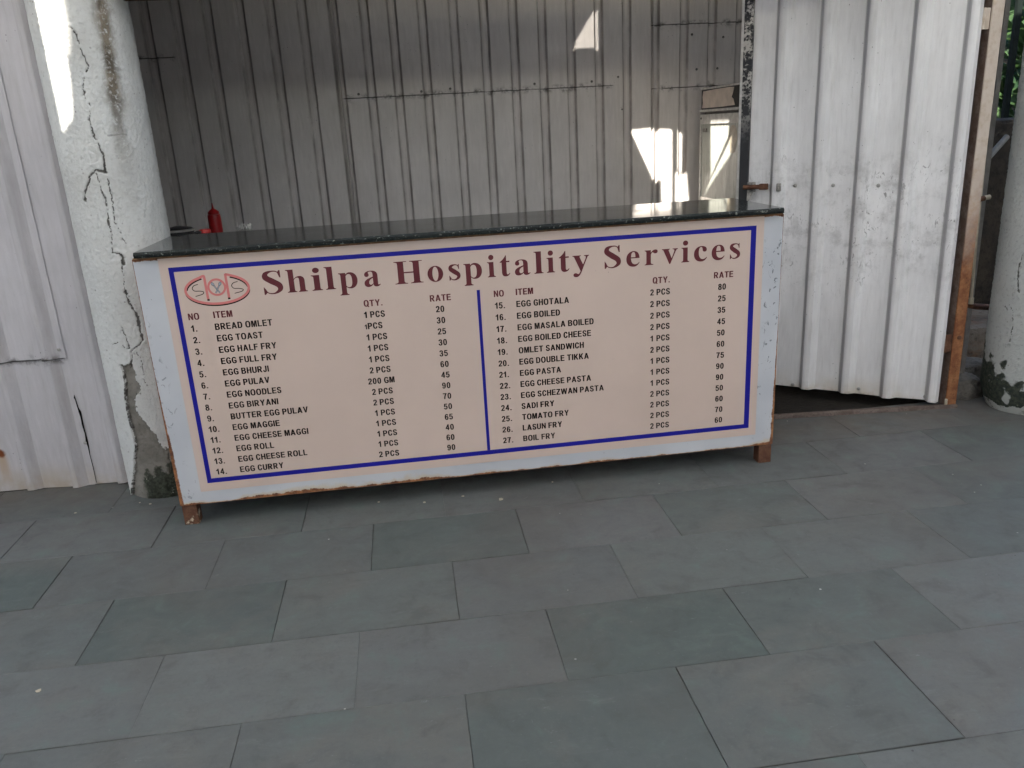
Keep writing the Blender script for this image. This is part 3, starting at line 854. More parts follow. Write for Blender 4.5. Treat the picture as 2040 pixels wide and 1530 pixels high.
A['F'] = [([(0, 0), (.17, 0), (.17, .42), (.48, .42), (.48, .585), (.17, .585), (.17, .835), (.53, .835), (.53, 1), (0, 1)], [])]
A['G'] = [(path((.63, .53), (.33, .53), (.33, .37), (.465, .37), (.465, .21), (.42, .165, .38, .145, .33, .145), (.23, .145, .175, .27, .175, .50), (.175, .74, .23, .86, .33, .86), (.40, .86, .44, .80, .46, .70), (.625, .745), (.59, .92, .49, 1.02, .33, 1.02), (.13, 1.02, 0, .83, 0, .50), (0, .17, .13, -.02, .34, -.02), (.45, -.02, .55, .03, .63, .12)), [])]
A['H'] = [([(0, 0), (.17, 0), (.17, .44), (.43, .44), (.43, 0), (.60, 0), (.60, 1), (.43, 1), (.43, .605), (.17, .605), (.17, 1), (0, 1)], [])]
A['I'] = [([(0, 0), (.17, 0), (.17, 1), (0, 1)], [])]
A['J'] = [(path((.29, 1), (.29, .30), (.29, .19, .27, .145, .215, .145), (.16, .145, .145, .20, .145, .32), (-.02, .29), (-.02, .09, .06, -.02, .215, -.02), (.38, -.02, .46, .08, .46, .30), (.46, 1)), [])]
A['K'] = [([(0, 0), (.17, 0), (.17, .30), (.255, .42), (.44, 0), (.64, 0), (.375, .56), (.62, 1), (.42, 1), (.17, .55), (.17, 1), (0, 1)], [])]
A['L'] = [([(0, 0), (.53, 0), (.53, .165), (.17, .165), (.17, 1), (0, 1)], [])]
A['M'] = [([(0, 0), (.155, 0), (.155, .76), (.29, 0), (.435, 0), (.57, .76), (.57, 0), (.725, 0), (.725, 1), (.48, 1), (.3625, .34), (.245, 1), (0, 1)], [])]
A['N'] = [([(0, 0), (.16, 0), (.16, .66), (.43, 0), (.60, 0), (.60, 1), (.44, 1), (.44, .36), (.175, 1), (0, 1)], [])]
A['O'] = [(sup(.335, .5, .335, .52), [sup(.335, .5, .16, .36)])]
A['P'] = [(path((0, 0), (.17, 0), (.17, .37), (.31, .37), (.49, .37, .585, .49, .585, .685), (.585, .88, .49, 1, .31, 1), (0, 1)), [path((.17, .53), (.28, .53), (.37, .53, .41, .59, .41, .685), (.41, .78, .37, .84, .28, .84), (.17, .84))])]
A['Q'] = [(sup(.335, .5, .335, .52), [sup(.335, .5, .16, .36)]), ([(.36, .28), (.44, .36), (.70, -.03), (.60, -.12)], [])]
A['R'] = [(path((0, 0), (.17, 0), (.17, .41), (.235, .41), (.44, 0), (.645, 0), (.43, .43), (.54, .47, .595, .57, .595, .70), (.595, .90, .50, 1, .33, 1), (0, 1)), [path((.17, .565), (.30, .565), (.385, .565, .42, .62, .42, .70), (.42, .79, .385, .84, .30, .84), (.17, .84))])]
A['S'] = [(path((0, .31), (.02, .09, .12, -.02, .295, -.02), (.47, -.02, .57, .10, .57, .28), (.57, .44, .49, .52, .33, .575), (.22, .61, .18, .64, .18, .72), (.18, .82, .22, .87, .285, .87), (.35, .87, .385, .83, .395, .73), (.56, .745), (.55, .93, .45, 1.02, .285, 1.02), (.12, 1.02, .015, .91, .015, .72), (.015, .56, .09, .48, .24, .43), (.36, .39, .40, .36, .40, .275), (.40, .18, .36, .135, .295, .135), (.225, .135, .18, .19, .165, .33)), [])]
A['T'] = [([(.215, 0), (.385, 0), (.385, .835), (.60, .835), (.60, 1), (0, 1), (0, .835), (.215, .835)], [])]
A['U'] = [(path((0, 1), (0, .33), (0, .10, .11, -.02, .30, -.02), (.49, -.02, .60, .10, .60, .33), (.60, 1), (.43, 1), (.43, .32), (.43, .20, .39, .145, .30, .145), (.21, .145, .17, .20, .17, .32), (.17, 1)), [])]
A['V'] = [([(.245, 0), (.425, 0), (.67, 1), (.49, 1), (.335, .28), (.18, 1), (0, 1)], [])]
A['W'] = [([(.16, 0), (.335, 0), (.47, .67), (.605, 0), (.78, 0), (.94, 1), (.77, 1), (.69, .34), (.555, 1), (.385, 1), (.25, .34), (.17, 1), (0, 1)], [])]
A['Y'] = [([(.245, 0), (.415, 0), (.415, .42), (.66, 1), (.475, 1), (.33, .60), (.185, 1), (0, 1), (.245, .42)], [])]
A['Z'] = [([(0, 0), (.56, 0), (.56, .165), (.20, .165), (.56, .86), (.56, 1), (.02, 1), (.02, .835), (.35, .835), (0, .15)], [])]
A['.'] = [([(0, 0), (.16, 0), (.16, .17), (0, .17)], [])]
A['0'] = [(sup(.26, .5, .26, .515, e=2.3), [sup(.26, .5, .10, .365, e=2.3)])]
A['1'] = [(path((.19, 0), (.355, 0), (.355, 1.01), (.225, 1.01), (.19, .90, .11, .81, 0, .775), (0, .61), (.08, .635, .14, .67, .19, .72)), [])]
A['2'] = [(path((0, 0), (.52, 0), (.52, .165), (.215, .165), (.25, .24, .30, .29, .37, .37), (.47, .48, .52, .57, .52, .70), (.52, .90, .42, 1.01, .27, 1.01), (.11, 1.01, .03, .90, .015, .70), (.17, .68), (.175, .80, .21, .855, .265, .855), (.325, .855, .36, .80, .36, .71), (.36, .61, .32, .55, .21, .42), (.08, .27, .015, .16, 0, 0)), [])]
A['3'] = [(path((0, .29), (.015, .10, .11, -.02, .255, -.02), (.42, -.02, .525, .10, .525, .29), (.525, .42, .475, .50, .395, .53), (.46, .57, .495, .65, .495, .75), (.495, .91, .40, 1.01, .255, 1.01), (.12, 1.01, .03, .92, .01, .74), (.16, .71), (.17, .81, .20, .86, .25, .86), (.31, .86, .34, .82, .34, .73), (.34, .63, .30, .59, .20, .59), (.185, .45), (.31, .45, .36, .40, .36, .295), (.36, .19, .32, .135, .255, .135), (.19, .135, .165, .20, .155, .315)), [])]
A['4'] = [([(.30, 0), (.455, 0), (.455, .21), (.54, .21), (.54, .365), (.455, .365), (.455, 1.01), (.32, 1.01), (0, .36), (0, .21), (.30, .21)], [[(.30, .365), (.30, .70), (.145, .365)]])]
A['5'] = [(path((0, .27), (.02, .09, .11, -.02, .25, -.02), (.42, -.02, .52, .13, .52, .34), (.52, .54, .42, .67, .28, .67), (.23, .67, .19, .65, .16, .61), (.185, .83), (.485, .83), (.485, .99), (.06, .99), (.005, .47), (.14, .445), (.165, .50, .20, .53, .245, .53), (.32, .53, .36, .46, .36, .33), (.36, .20, .32, .135, .25, .135), (.195, .135, .165, .19, .155, .29)), [])]
A['6'] = [(path((.50, .76), (.47, .93, .39, 1.01, .28, 1.01), (.10, 1.01, 0, .83, 0, .48), (0, .14, .10, -.02, .27, -.02), (.42, -.02, .52, .11, .52, .32), (.52, .52, .43, .65, .295, .65), (.235, .65, .19, .62, .155, .56), (.165, .76, .205, .865, .275, .865), (.315, .865, .34, .82, .35, .735)), [path((.265, .13), (.325, .13, .36, .19, .36, .31), (.36, .44, .325, .51, .265, .51), (.205, .51, .17, .44, .17, .32), (.17, .19, .205, .13, .265, .13))])]
A['7'] = [(path((0, .83), (.34, .83), (.21, .62, .145, .34, .14, 0), (.30, 0), (.305, .34, .40, .66, .52, .86), (.52, .99), (0, .99)), [])]
A['8'] = [(path((.26, -.02), (.42, -.02, .525, .09, .525, .28), (.525, .40, .48, .49, .40, .535), (.465, .58, .495, .65, .495, .745), (.495, .91, .41, 1.01, .26, 1.01), (.115, 1.01, .025, .91, .025, .745), (.025, .65, .06, .58, .125, .535), (.04, .49, 0, .40, 0, .28), (0, .09, .10, -.02, .26, -.02)), [sup(.26, .74, .09, .125, 18, 2), sup(.26, .29, .105, .155, 18, 2)])]
A['9'] = [([(.52 - x, .99 - y) for x, y in A['6'][0][0]], [[(.52 - x, .99 - y) for x, y in h] for h in A['6'][0][1]])]
SPACE = .30; GAPW = .135
def text_polys(s):
    x = 0; out = []
    for ch in s:
        if ch == ' ': x += SPACE; continue
        wd = max(q[0] for q in A[ch][0][0])
        if ch == '1': wd = .42
        if ch == '.': x += .03
        for o_, h_ in A[ch]:
            out.append(([(a + x, b) for a, b in o_], [[(a + x, b) for a, b in hh] for hh in h_]))
        x += wd + GAPW
        if ch in '0123456789': x += .01
    return out, x - GAPW
CAPH = .0196
_w = text_polys('BREAD OMLET')[1]
SX = .1668 / _w
def lettering(name, items, mat, y=-.0010):
    polys = []
    for (s, x, z, kk) in items:
        pl, _ = text_polys(s)
        for o_, h_ in pl:
            for sh in (0, .035):
                polys.append(([(x + (a + sh) * SX * kk, z + b * CAPH * kk) for a, b in o_], [[(x + (a + sh) * SX * kk, z + b * CAPH * kk) for a, b in hh] for hh in h_], 0))
    return flat(name, polys, [mat], mb, y)
L = [('BREAD OMLET', '1 PCS', '20'), ('EGG TOAST', '1 PCS', '30'), ('EGG HALF FRY', '1 PCS', '25'), ('EGG FULL FRY', '1 PCS', '30'), ('EGG BHURJI', '1 PCS', '35'), ('EGG PULAV', '2 PCS', '60'), ('EGG NOODLES', '200 GM', '45'),
     ('EGG BIRYANI', '2 PCS', '90'), ('BUTTER EGG PULAV', '2 PCS', '70'), ('EGG MAGGIE', '1 PCS', '50'), ('EGG CHEESE MAGGI', '1 PCS', '65'), ('EGG ROLL', '1 PCS', '40'), ('EGG CHEESE ROLL', '1 PCS', '60'), ('EGG CURRY', '2 PCS', '90')]
RT = [('EGG GHOTALA', '2 PCS', '80'), ('EGG BOILED', '2 PCS', '25'), ('EGG MASALA BOILED', '2 PCS', '35'), ('EGG BOILED CHEESE', '2 PCS', '45'), ('OMLET SANDWICH', '1 PCS', '50'), ('EGG DOUBLE TIKKA', '2 PCS', '60'), ('EGG PASTA', '1 PCS', '75'),
      ('EGG CHEESE PASTA', '1 PCS', '90'), ('EGG SCHEZWAN PASTA', '1 PCS', '90'), ('SADI FRY', '2 PCS', '50'), ('TOMATO FRY', '2 PCS', '60'), ('LASUN FRY', '2 PCS', '70'), ('BOIL FRY', '2 PCS', '60')]
for i, (a, q, r) in enumerate(L):
    z = .6318 - i * .03583
    it = [('%d.' % (i + 1), .1300 if i < 9 else .1285, z, 1), (a, .1990 + .0002 * i, z, 1), (r, .8610, z - .001 + .0003 * i, 1)]
    zq = z - .0008 + .0003 * i
    if i == 1:
        it += [('1', .6395, zq, .78), ('PCS', .6490, zq, 1)]
    elif i == 6:
        it += [(q, .6310, zq, 1)]
    else:
        n_, u_ = q.split()
        it += [(n_, .6415 if n_ == '1' else .6395, zq, 1), (u_, .6600, zq, 1)]
    lettering('menu_row', it, M['ink'])
for i, (a, q, r) in enumerate(RT):
    z = .6268 - i * .03772
    n_, u_ = q.split()
    lettering('menu_row', [('%d.' % (i + 15), 1.0455, z, 1), (a, 1.1130, z, 1), (n_, 1.5465 if n_ == '1' else 1.5455, z + .002 - .0003 * i, 1), (u_, 1.5665, z + .002 - .0003 * i, 1), (r, 1.7720, z + .0025 - .0005 * i, 1)], M['ink'])
for s, x, z in (('NO', .1275, .6677), ('ITEM', .2000, .6680), ('QTY.', .6440, .6663), ('RATE', .8455, .6657), ('NO', 1.0440, .6644), ('ITEM', 1.1130, .6648), ('QTY.', 1.5540, .6668), ('RATE', 1.7570, .6680)):
    lettering('heading', [(s, x, z, 1.02)], M['maroon'])

# serif title drawn glyph by glyph (units: cap height 676)
def ell(cx, cy, rx, ry, n=28, tilt=0.):
    o = []
    for i in range(n):
        a = 2 * math.pi * i / n
        x = rx * math.cos(a); y = ry * math.sin(a)
        o.append((cx + x * math.cos(tilt) - y * math.sin(tilt), cy + x * math.sin(tilt) + y * math.cos(tilt)))
    return o
def stroke(pts, ws):
    """variable width stroke along a smooth spine"""
    P = []
    n = len(pts); S = 10
    for i in range(n - 1):
        p0 = pts[max(i - 1, 0)]; p1 = pts[i]; p2 = pts[i + 1]; p3 = pts[min(i + 2, n - 1)]
        for q in range(S + (i == n - 2)):
            t = q / S
            f = lambda a, b, c, d: .5 * (2 * b + (c - a) * t + (2 * a - 5 * b + 4 * c - d) * t * t + (3 * b - a - 3 * c + d) * t ** 3)
            P.append((f(p0[0], p1[0], p2[0], p3[0]), f(p0[1], p1[1], p2[1], p3[1]), ws[i] + (ws[i + 1] - ws[i]) * t))
    Lf = []; Rt = []
    for i, (x, y, w_) in enumerate(P):
        a = P[max(i - 1, 0)]; b = P[min(i + 1, len(P) - 1)]
        dx = b[0] - a[0]; dy = b[1] - a[1]; l = math.hypot(dx, dy) or 1
        Lf.append((x - dy / l * w_ / 2, y + dx / l * w_ / 2)); Rt.append((x + dy / l * w_ / 2, y - dx / l * w_ / 2))
    return Lf + Rt[::-1]
def stem(x0, x1, top, lft, rgt, foot=0, flag=True):
    a = [(lft, foot), (rgt, foot), (rgt, foot + 22)] + bez((rgt, foot + 22), (x1 + 20, foot + 28), (x1, foot + 40), (x1, foot + 85))
    a += [(x1, top)]
    if flag: a += [(lft, top), (lft, top - 22)] + bez((lft, top - 22), (x0 - 15, top - 28), (x0, top - 40), (x0, top - 90))
    else: a += [(x0, top)]
    a += [(x0, foot + 85)] + bez((x0, foot + 85), (x0, foot + 40), (x0 - 20, foot + 28), (lft, foot + 22))
    return a
G = {}
G['l'] = [(stem(68, 208, 676, 14, 262), [])]
G['i'] = [(stem(68, 208, 461, 14, 262), []), (ell(138, 600, 80, 80), [])]
G['h'] = [(stem(66, 204, 676, 12, 256), []),
          (path((196, 350), (225, 400, 262, 428, 290, 428), (325, 428, 336, 400, 336, 350), (336, 85), (336, 40, 325, 28, 296, 22), (296, 0), (530, 0), (530, 22), (490, 28, 476, 40, 476, 85), (476, 335), (476, 425, 425, 473, 350, 473), (290, 473, 235, 440, 196, 385)), [])]
G['p'] = [(stem(66, 204, 461, 12, 262, -205), []),
          (path((198, 400), (225, 448, 265, 473, 322, 473), (430, 473, 522, 385, 522, 232), (522, 80, 432, -14, 330, -14), (270, -14, 230, 6, 198, 48), (198, 95), (220, 45, 250, 28, 285, 28), (345, 28, 374, 95, 374, 225), (374, 350, 348, 418, 290, 418), (250, 418, 220, 395, 198, 345)), [])]
G['a'] = [(path((40, 360), (40, 318, 68, 292, 105, 292), (142, 292, 168, 318, 168, 350), (168, 385, 150, 395, 150, 412), (150, 432, 175, 446, 208, 446), (255, 446, 278, 418, 278, 360), (278, 292), (130, 240, 26, 200, 26, 98), (26, 30, 72, -14, 138, -14), (200, -14, 245, 18, 280, 60), (286, 12, 318, -14, 370, -14), (425, -14, 460, 10, 486, 50), (470, 64), (455, 48, 445, 44, 436, 44), (418, 44, 414, 56, 414, 82), (414, 330), (414, 425, 345, 473, 230, 473), (115, 473, 40, 425, 40, 360)),
           [path((278, 250), (278, 92), (255, 65, 230, 52, 210, 52), (180, 52, 162, 76, 162, 116), (162, 185, 215, 222, 278, 250))[::-1]])]
G['o'] = [(ell(250, 230, 228, 244, 40), [ell(250, 230, 88, 214, 36)[::-1]])]
G['e'] = [(path((410, 128), (425, 118), (385, 30, 325, -14, 240, -14), (105, -14, 22, 80, 22, 222), (22, 375, 118, 473, 245, 473), (352, 473, 418, 398, 424, 248), (164, 248), (168, 120, 215, 60, 290, 60), (340, 60, 378, 82, 410, 128)),
           [path((166, 282), (298, 282), (298, 400, 282, 440, 238, 440), (192, 440, 168, 385, 166, 282))[::-1]])]
G['c'] = [(path((402, 122), (420, 110), (380, 28, 320, -14, 240, -14), (105, -14, 22, 85, 22, 225), (22, 375, 120, 473, 250, 473), (345, 473, 410, 425, 410, 358), (410, 315, 385, 290, 346, 290), (308, 290, 286, 315, 282, 350), (278, 410, 270, 440, 240, 440), (190, 440, 166, 375, 166, 275), (166, 140, 215, 62, 292, 62), (335, 62, 370, 80, 402, 122)), [])]
G['r'] = [(stem(66, 204, 461, 12, 280), []),
          (path((198, 300), (215, 350, 240, 388, 262, 388), (285, 388, 290, 350, 345, 350), (390, 350, 415, 378, 415, 412), (415, 450, 388, 473, 345, 473), (290, 473, 240, 440, 198, 370)), [])]
G['t'] = [(path((18, 418), (70, 418), (70, 120), (70, 30, 110, -12, 180, -12), (245, -12, 285, 20, 315, 82), (298, 94), (275, 62, 258, 50, 240, 50), (218, 50, 210, 66, 210, 105), (210, 418), (304, 418), (304, 461), (210, 461), (210, 630), (190, 630), (150, 550, 90, 485, 18, 440)), [])]
G['v'] = [(path((10, 461), (250, 461), (250, 439), (215, 437, 205, 425, 218, 392), (302, 165), (370, 350), (392, 415, 385, 436, 330, 439), (330, 461), (488, 461), (488, 439), (455, 432, 440, 415, 425, 378), (262, -14), (232, -14), (68, 385), (52, 425, 42, 434, 10, 439)), [])]
G['y'] = [(path((10, 461), (250, 461), (250, 439), (215, 437, 205, 425, 218, 392), (305, 180), (375, 350), (395, 415, 385, 436, 335, 439), (335, 461), (480, 461), (480, 439), (452, 432, 438, 415, 424, 378), (270, -20), (222, -150, 175, -205, 110, -205), (55, -205, 24, -180, 24, -138), (24, -100, 50, -78, 86, -78), (130, -78, 135, -110, 165, -110), (185, -110, 205, -80, 230, -20), (68, 385), (52, 425, 42, 434, 10, 439)), [])]
def sglyph(wd, top, k1):
    sp = [(wd * .83, top * .76), (wd * .70, top * .955), (wd * .46, top * .985), (wd * .22, top * .90), (wd * .20, top * .73), (wd * .46, top * .55), (wd * .74, top * .37), (wd * .77, top * .17), (wd * .52, top * .02), (wd * .24, top * .055), (wd * .12, top * .25)]
    ws = [10, 26, 40, 105 * k1, 150 * k1, 165 * k1, 150 * k1, 105 * k1, 42, 26, 10]
    return [(stroke(sp, ws), 'strip'), ([(wd * .80, top * .70), (wd * .85, top * .70), (wd * .85, top * 1.02), (wd * .80, top * 1.02), (wd * .72, top * .93)], []), ([(wd * .09, top * .31), (wd * .06, top * .31), (wd * .06, top * -.02), (wd * .11, top * -.02), (wd * .20, top * .07)], [])]
G['S'] = sglyph(520, 676, 1.0)
G['s'] = sglyph(385, 465, .84)
G['H'] = [(stem(105, 265, 676, 20, 350), []), (rect(20, 350, 654, 676), []), (stem(510, 670, 676, 425, 755), []), (rect(425, 755, 654, 676), []), (rect(260, 515, 318, 356), [])]
TITLE = [('S', .3561, .4134), ('h', .4252, .4843), ('i', .4977, .5289), ('l', .5378, .5677), ('p', .5782, .6337), ('a', .6533, .7016), ('H', .7456, .8311), ('o', .8449, .8926), ('s', .9096, .9451), ('p', .956, 1.012), ('i', 1.0291, 1.0541), ('t', 1.0682, 1.0996), ('a', 1.1138, 1.1627), ('l', 1.1747, 1.2039), ('i', 1.2142, 1.2398), ('t', 1.2532, 1.2859), ('y', 1.2963, 1.3493), ('S', 1.3976, 1.4511), ('e', 1.4683, 1.5113), ('r', 1.5276, 1.5702), ('v', 1.584, 1.6361), ('i', 1.6477, 1.6741), ('c', 1.6891, 1.7323), ('e', 1.7473, 1.7907), ('s', 1.8075, 1.8428)]
def title():
    polys = []
    sz = .0685 / 676
    for ch, xa, xb in TITLE:
        gl = G[ch]
        xs = [q[0] for o_, h_ in gl for q in o_]
        k0 = min(xs); kk = (xb - xa) / (max(xs) - k0)
        zb = .7272
        fn = lambda q: (xa + (q[0] - k0) * kk, zb + q[1] * sz)
        for o_, h_ in gl:
            polys.append(([fn(q) for q in o_], h_ if h_ == 'strip' else [[fn(q) for q in hh] for hh in h_], 0))
    flat('title', polys, [M['maroon']], mb)
title()
def logo():
    polys = []
    def st(pts, wd, m_, sub=True):
        polys.append((stroke(pts, [wd] * len(pts)), 'strip', m_))
    cx, cz, rx, rz = .2238, .7540, .0905, .0430
    def arc(a0, a1, n=14, dx=0, dz=0):
        return [(cx + dx + rx * math.cos(R(a0 + (a1 - a0) * i / n)), cz + dz + rz * math.sin(R(a0 + (a1 - a0) * i / n))) for i in range(n + 1)]
    # dark under-shadow strokes, then the pink outline: left arc, bottom, right arc, the two posts and the ring
    st(arc(185, 355, 18, .0004, -.0042), .0065, 1)
    st([(a, b) for a, b in arc(172, 118, 8, .003, -.0045)], .0040, 1)
    st([(a, b) for a, b in arc(62, 8, 8, -.002, -.0050)], .0040, 1)
    polys.append((rect(.1905, .1975, .7215, .7265), [], 1)); polys.append((rect(.2500, .2570, .7215, .7265), [], 1))
    full = arc(112, 428, 34)
    st([(.1935, .7265), (.1930, .7480), (.1925, .7700), (.1922, .7915), (.1890, .7955)] + full[1:-1] + [(.2545, .7955), (.2530, .7900), (.2532, .7700), (.2535, .7480), (.2535, .7265)], .0072, 0)
    polys.append((ell(.2232, .7600, .0268, .0262, 36), [ell(.2232, .7600, .0205, .0200, 36)[::-1]], 0))
    st([(.1715, .7722), (.1590, .7690), (.1535, .7610), (.1590, .7535), (.1740, .7520), (.1835, .7490), (.1800, .7425), (.1590, .7372)], .0022, 1)
    st([(.2850, .7722), (.2720, .7690), (.2662, .7612), (.2715, .7532), (.2860, .7515), (.2972, .7480), (.2930, .7425), (.2715, .7378)], .0022, 1)
    for (ha, hb, ta, tb, tl) in ((.2128, .7700, .2300, .7425, .55), (.2336, .7695, .2178, .7425, -.52)):
        st([(ha, hb), (ta, tb)], .0040, 1); st([(ha, hb), (ta, tb)], .0026, 2)
        polys.append((ell(ha, hb, .0040, .0064, 20, tl), [], 1)); polys.append((ell(ha, hb, .0032, .0055, 20, tl), [], 2))
    flat('logo', polys, [M['pink'], M['ink'], M['spoon']], mb, -.0009, 99, .00006)
logo()

# ------------------------------------------------------------------ things behind the counter
pt = thing('prep_table', 'low dark work table standing behind the counter', 'table', (.35, .92, 0))
MB().box(-.72, .9, -.46, .40, .715, .740, .003).build('tabletop', M['blackpl'], pt)
for dx in (-.70, .86):
    for dy in (-.44, .36): MB().box(dx, dx + .03, dy, dy + .03, 0, .7145).build('leg', M['rust'], pt)
sb = thing('squeeze_bottle', 'red plastic squeeze bottle with pointed nozzle standing behind the counter', 'bottle', (-.006, 1.15, .7405))
MB().lathe([(.0225, 0), (.0255, .001), (.0275, .004), (.0278, .006), (.0276, .06), (.0268, .125), (.0262, .134), (.0245, .140)], 36).build('body', M['redpl'], sb, True)
MB().lathe([(.0215, .1402), (.0228, .1412), (.0228, .150), (.0215, .1515), (.0150, .158), (.0068, .163), (.0050, .166), (.0036, .176), (.0022, .187)], 28).build('nozzle_cap', M['redpl'], sb, True)
pn = thing('cooking_pot', 'black cooking pot with a bright steel rim behind the counter next to the column', 'pot', (.002, .53, .7405))
MB().lathe([(.040, 0), (.047, .004), (.0525, .02), (.0530, .138), (.0510, .138), (.0500, .02), (.04, .01)], 36).build('pot_body', M['blackpl'], pn, True)
MB().lathe([(.0530, .1385), (.0555, .1400), (.0555, .1440), (.0530, .1460), (.0505, .1440), (.0505, .1395)], 36).build('rim', M['steel'], pn, True)
MB().tube([(.052, .01, .126), (.066, .01, .130), (.074, .01, .128)], .006, 10).build('handle', M['blackpl'], pn, True)
MB().lathe([(.0500, .1462), (.046, .150), (.020, .154), (.012, .156)], 32).build('pot_lid', M['blackpl'], pn, True)
jr = thing('sauce_tub', 'small tub with a red lid beside the black pot', 'tub', (.0835, .57, .7405))
MB().lathe([(.015, 0), (.0165, .004), (.0175, .118)], 24).build('body', M['blackpl'], jr, True)
MB().lathe([(.0195, .1182), (.0200, .120), (.0195, .1330), (.017, .136)], 24).build('lid', M['redlid'], jr, True)
wr = thing('crumpled_wrapper', 'scrap of crumpled white plastic with a thin wire behind the counter', 'wrapper', (.11, 1.15, .7405))
def crumple():
    rr = random.Random(5)
    v = []; f = []
    n = 9
    for j in range(n):
        for i in range(n):
            u = (i / (n - 1) - .5) * .062; w_ = (j / (n - 1) - .5) * .05
            v.append((u, w_, .067 + .048 * abs(mn.noise(Vector((u * 50, w_ * 50, 2)))) + rr.uniform(-.004, .006)))
    for j in range(n - 1):
        for i in range(n - 1): f.append([j * n + i, j * n + i + 1, (j + 1) * n + i + 1, (j + 1) * n + i])
    o = mesh('plastic', v, f, M['whitepl'], wr)
    q = o.modifiers.new('thickness', 'SOLIDIFY'); q.thickness = .001
    MB().box(-.022, .022, -.018, .018, 0, .066, .004).build('box', M['whitepl'], wr)
    MB().tube([(-.002, 0, .08), (-.006, 0, .105), (-.001, 0, .112), (-.004, 0, .140)], .0009, 6).build('wire', M['zinc'], wr)
crumple()

fg = thing('display_fridge', 'upright display fridge with smeared pale green door in the back corner', 'fridge', (2.495, 1.60, 0))
MB().box(.018, .50, -.40, .500, .04, 1.31, .006).build('body', M['fridgebody'], fg)
MB().box(.0, .0175, -.40, .500, 1.205, 1.312, .003).build('header_panel', M['blackpl'], fg)
MB().box(-.010, -.0005, -.40, .500, 1.192, 1.204, .002).box(-.006, -.0005, -.40, .506, 1.308, 1.318, .002).build('header_trim', M['fridgewhite'], fg)
def paper():
    pts = [(.486, 1.212), (.475, 1.24), (.482, 1.27), (.470, 1.300), (.30, 1.303), (.10, 1.304), (.045, 1.302), (.058, 1.275), (.075, 1.255), (.050, 1.245), (.030, 1.215), (.2, 1.212)]
    V = [(-.0022, a, b) for a, b in pts] + [(-.0006, a, b) for a, b in pts]
    n = len(pts)
    tri = tessellate_polygon([[Vector((a, b, 0)) for a, b in pts]])
    F = [list(q) for q in tri] + [[i + n for i in q][::-1] for q in tri] + [[i, (i + 1) % n, (i + 1) % n + n, i + n] for i in range(n)]
    mesh('torn_paper', V, F, M['paper'], fg)
paper()
dr = MB().box(-.004, .0175, -.385, .490, .08, 1.178, .003).build('door', M['door'], fg)
MB().box(-.011, -.0045, -.385, .490, 1.128, 1.178, .002).box(-.011, -.0045, .470, .490, .08, 1.127, .002).build('door_frame', M['fridgewhite'], fg)
MB().box(-.010, -.0045, -.385, .469, .08, .735, .001).build('kick_plate', M['steel'], fg)
MB().box(-.008, -.0045, .395, .455, 1.085, 1.105, .001).build('badge', M['bare'], fg)
MB().lathe([(.006, 0), (.005, .003)], 12).build('screw', M['blackpl'], fg).matrix_local = mm.Translation((-.0112, .468, 1.158)) @ mm.Rotation(R(-90), 4, 'Y')
def sticker():
    n = 24
    V = [(-.0058, .035 + .055 * math.cos(2 * math.pi * i / n), 1.06 + .06 * math.sin(2 * math.pi * i / n) - (.02 if 14 < i < 22 else 0)) for i in range(n)]
    V += [(a + .0012, b, c) for a, b, c in V]
    mesh('sticker', V, [list(range(n)), list(range(n, 2 * n))[::-1]] + [[i, (i + 1) % n, (i + 1) % n + n, i + n] for i in range(n)], M['leaf2'] if False else M['pvc'], fg)
sticker()

# ------------------------------------------------------------------ beyond the gate post
rw = MB().box(3.06, 6.2, 1.15, 1.5, -.05, 1.08, .02).build('retaining_wall', M['rubble']); tag(rw, 'dark stained concrete wall seen between the gate post and the mossy column', 'wall')
lg = MB().box(3.06, 4.2, .74, 1.14, -.03, .20, .02).build('concrete_ledge', M['ledge']); tag(lg, 'low pale ledge with a rust streak below the horizontal pipe', 'ledge')
def stone(label, c, s, seed):
    bm = bmesh.new()
    bmesh.ops.create_icosphere(bm, subdivisions=4, radius=1)
    for v in bm.verts:
        n_ = mn.noise(v.co * 1.3 + Vector((seed, 0, 0))) * .35 + mn.noise(v.co * 4 + Vector((seed, 0, 0))) * .08
        q = v.co * (1 + n_)
        m_ = max(abs(q.x), abs(q.y), abs(q.z))
        q = q * .6 + q / max(m_, .5) * .4
        v.co = Vector((q.x * s[0], q.y * s[1], q.z * s[2]))
    me = bpy.data.meshes.new('rubble_stone'); bm.to_mesh(me); bm.free()
    me.materials.append(M['stone'])
    o = link(bpy.data.objects.new('rubble_stone', me)); o.location = c
    tag(o, label, 'stone')
stone('pale grey rubble stone wedged between the rusty post and the mossy column', (3.03, .47, .03), (.075, .08, .06), 1)
stone('darker rubble stone lying behind the pale one by the gate post', (3.14, .62, .04), (.09, .09, .065), 4)
stone('small dark rubble stone lying under the ledge behind the mossy column', (3.24, .66, .03), (.06, .07, .05), 8)
tag(MB().tube([(3.010, .46, 1.0), (3.014, .455, .64), (3.021, .45, .41)], .006, 10).tube([(3.021, .45, .415), (3.022, .45, .39)], .010, 10).build('drain_pipe', M['pvc'], None, True), 'thin cream plastic pipe running down behind the rusty gate post', 'pipe')
tag(MB().tube([(3.022, .455, .384), (3.06, .47, .372), (3.20, .52, .345), (3.5, .62, .30)], .0125, 12).build('water_pipe', M['rust'], None, True), 'rusty horizontal pipe joining the cream pipe above the ledge', 'pipe')
tag(MB().tube([(2.955, .40, .808), (2.99, .41, .812)], .010, 12).tube([(2.99, .41, .812), (3.016, .414, .815)], .0095, 12, 1).build('pipe_stub', [M['rust'], M['pvc']], None, True), 'short pipe stub with a white capped end beside the gate post', 'pipe')
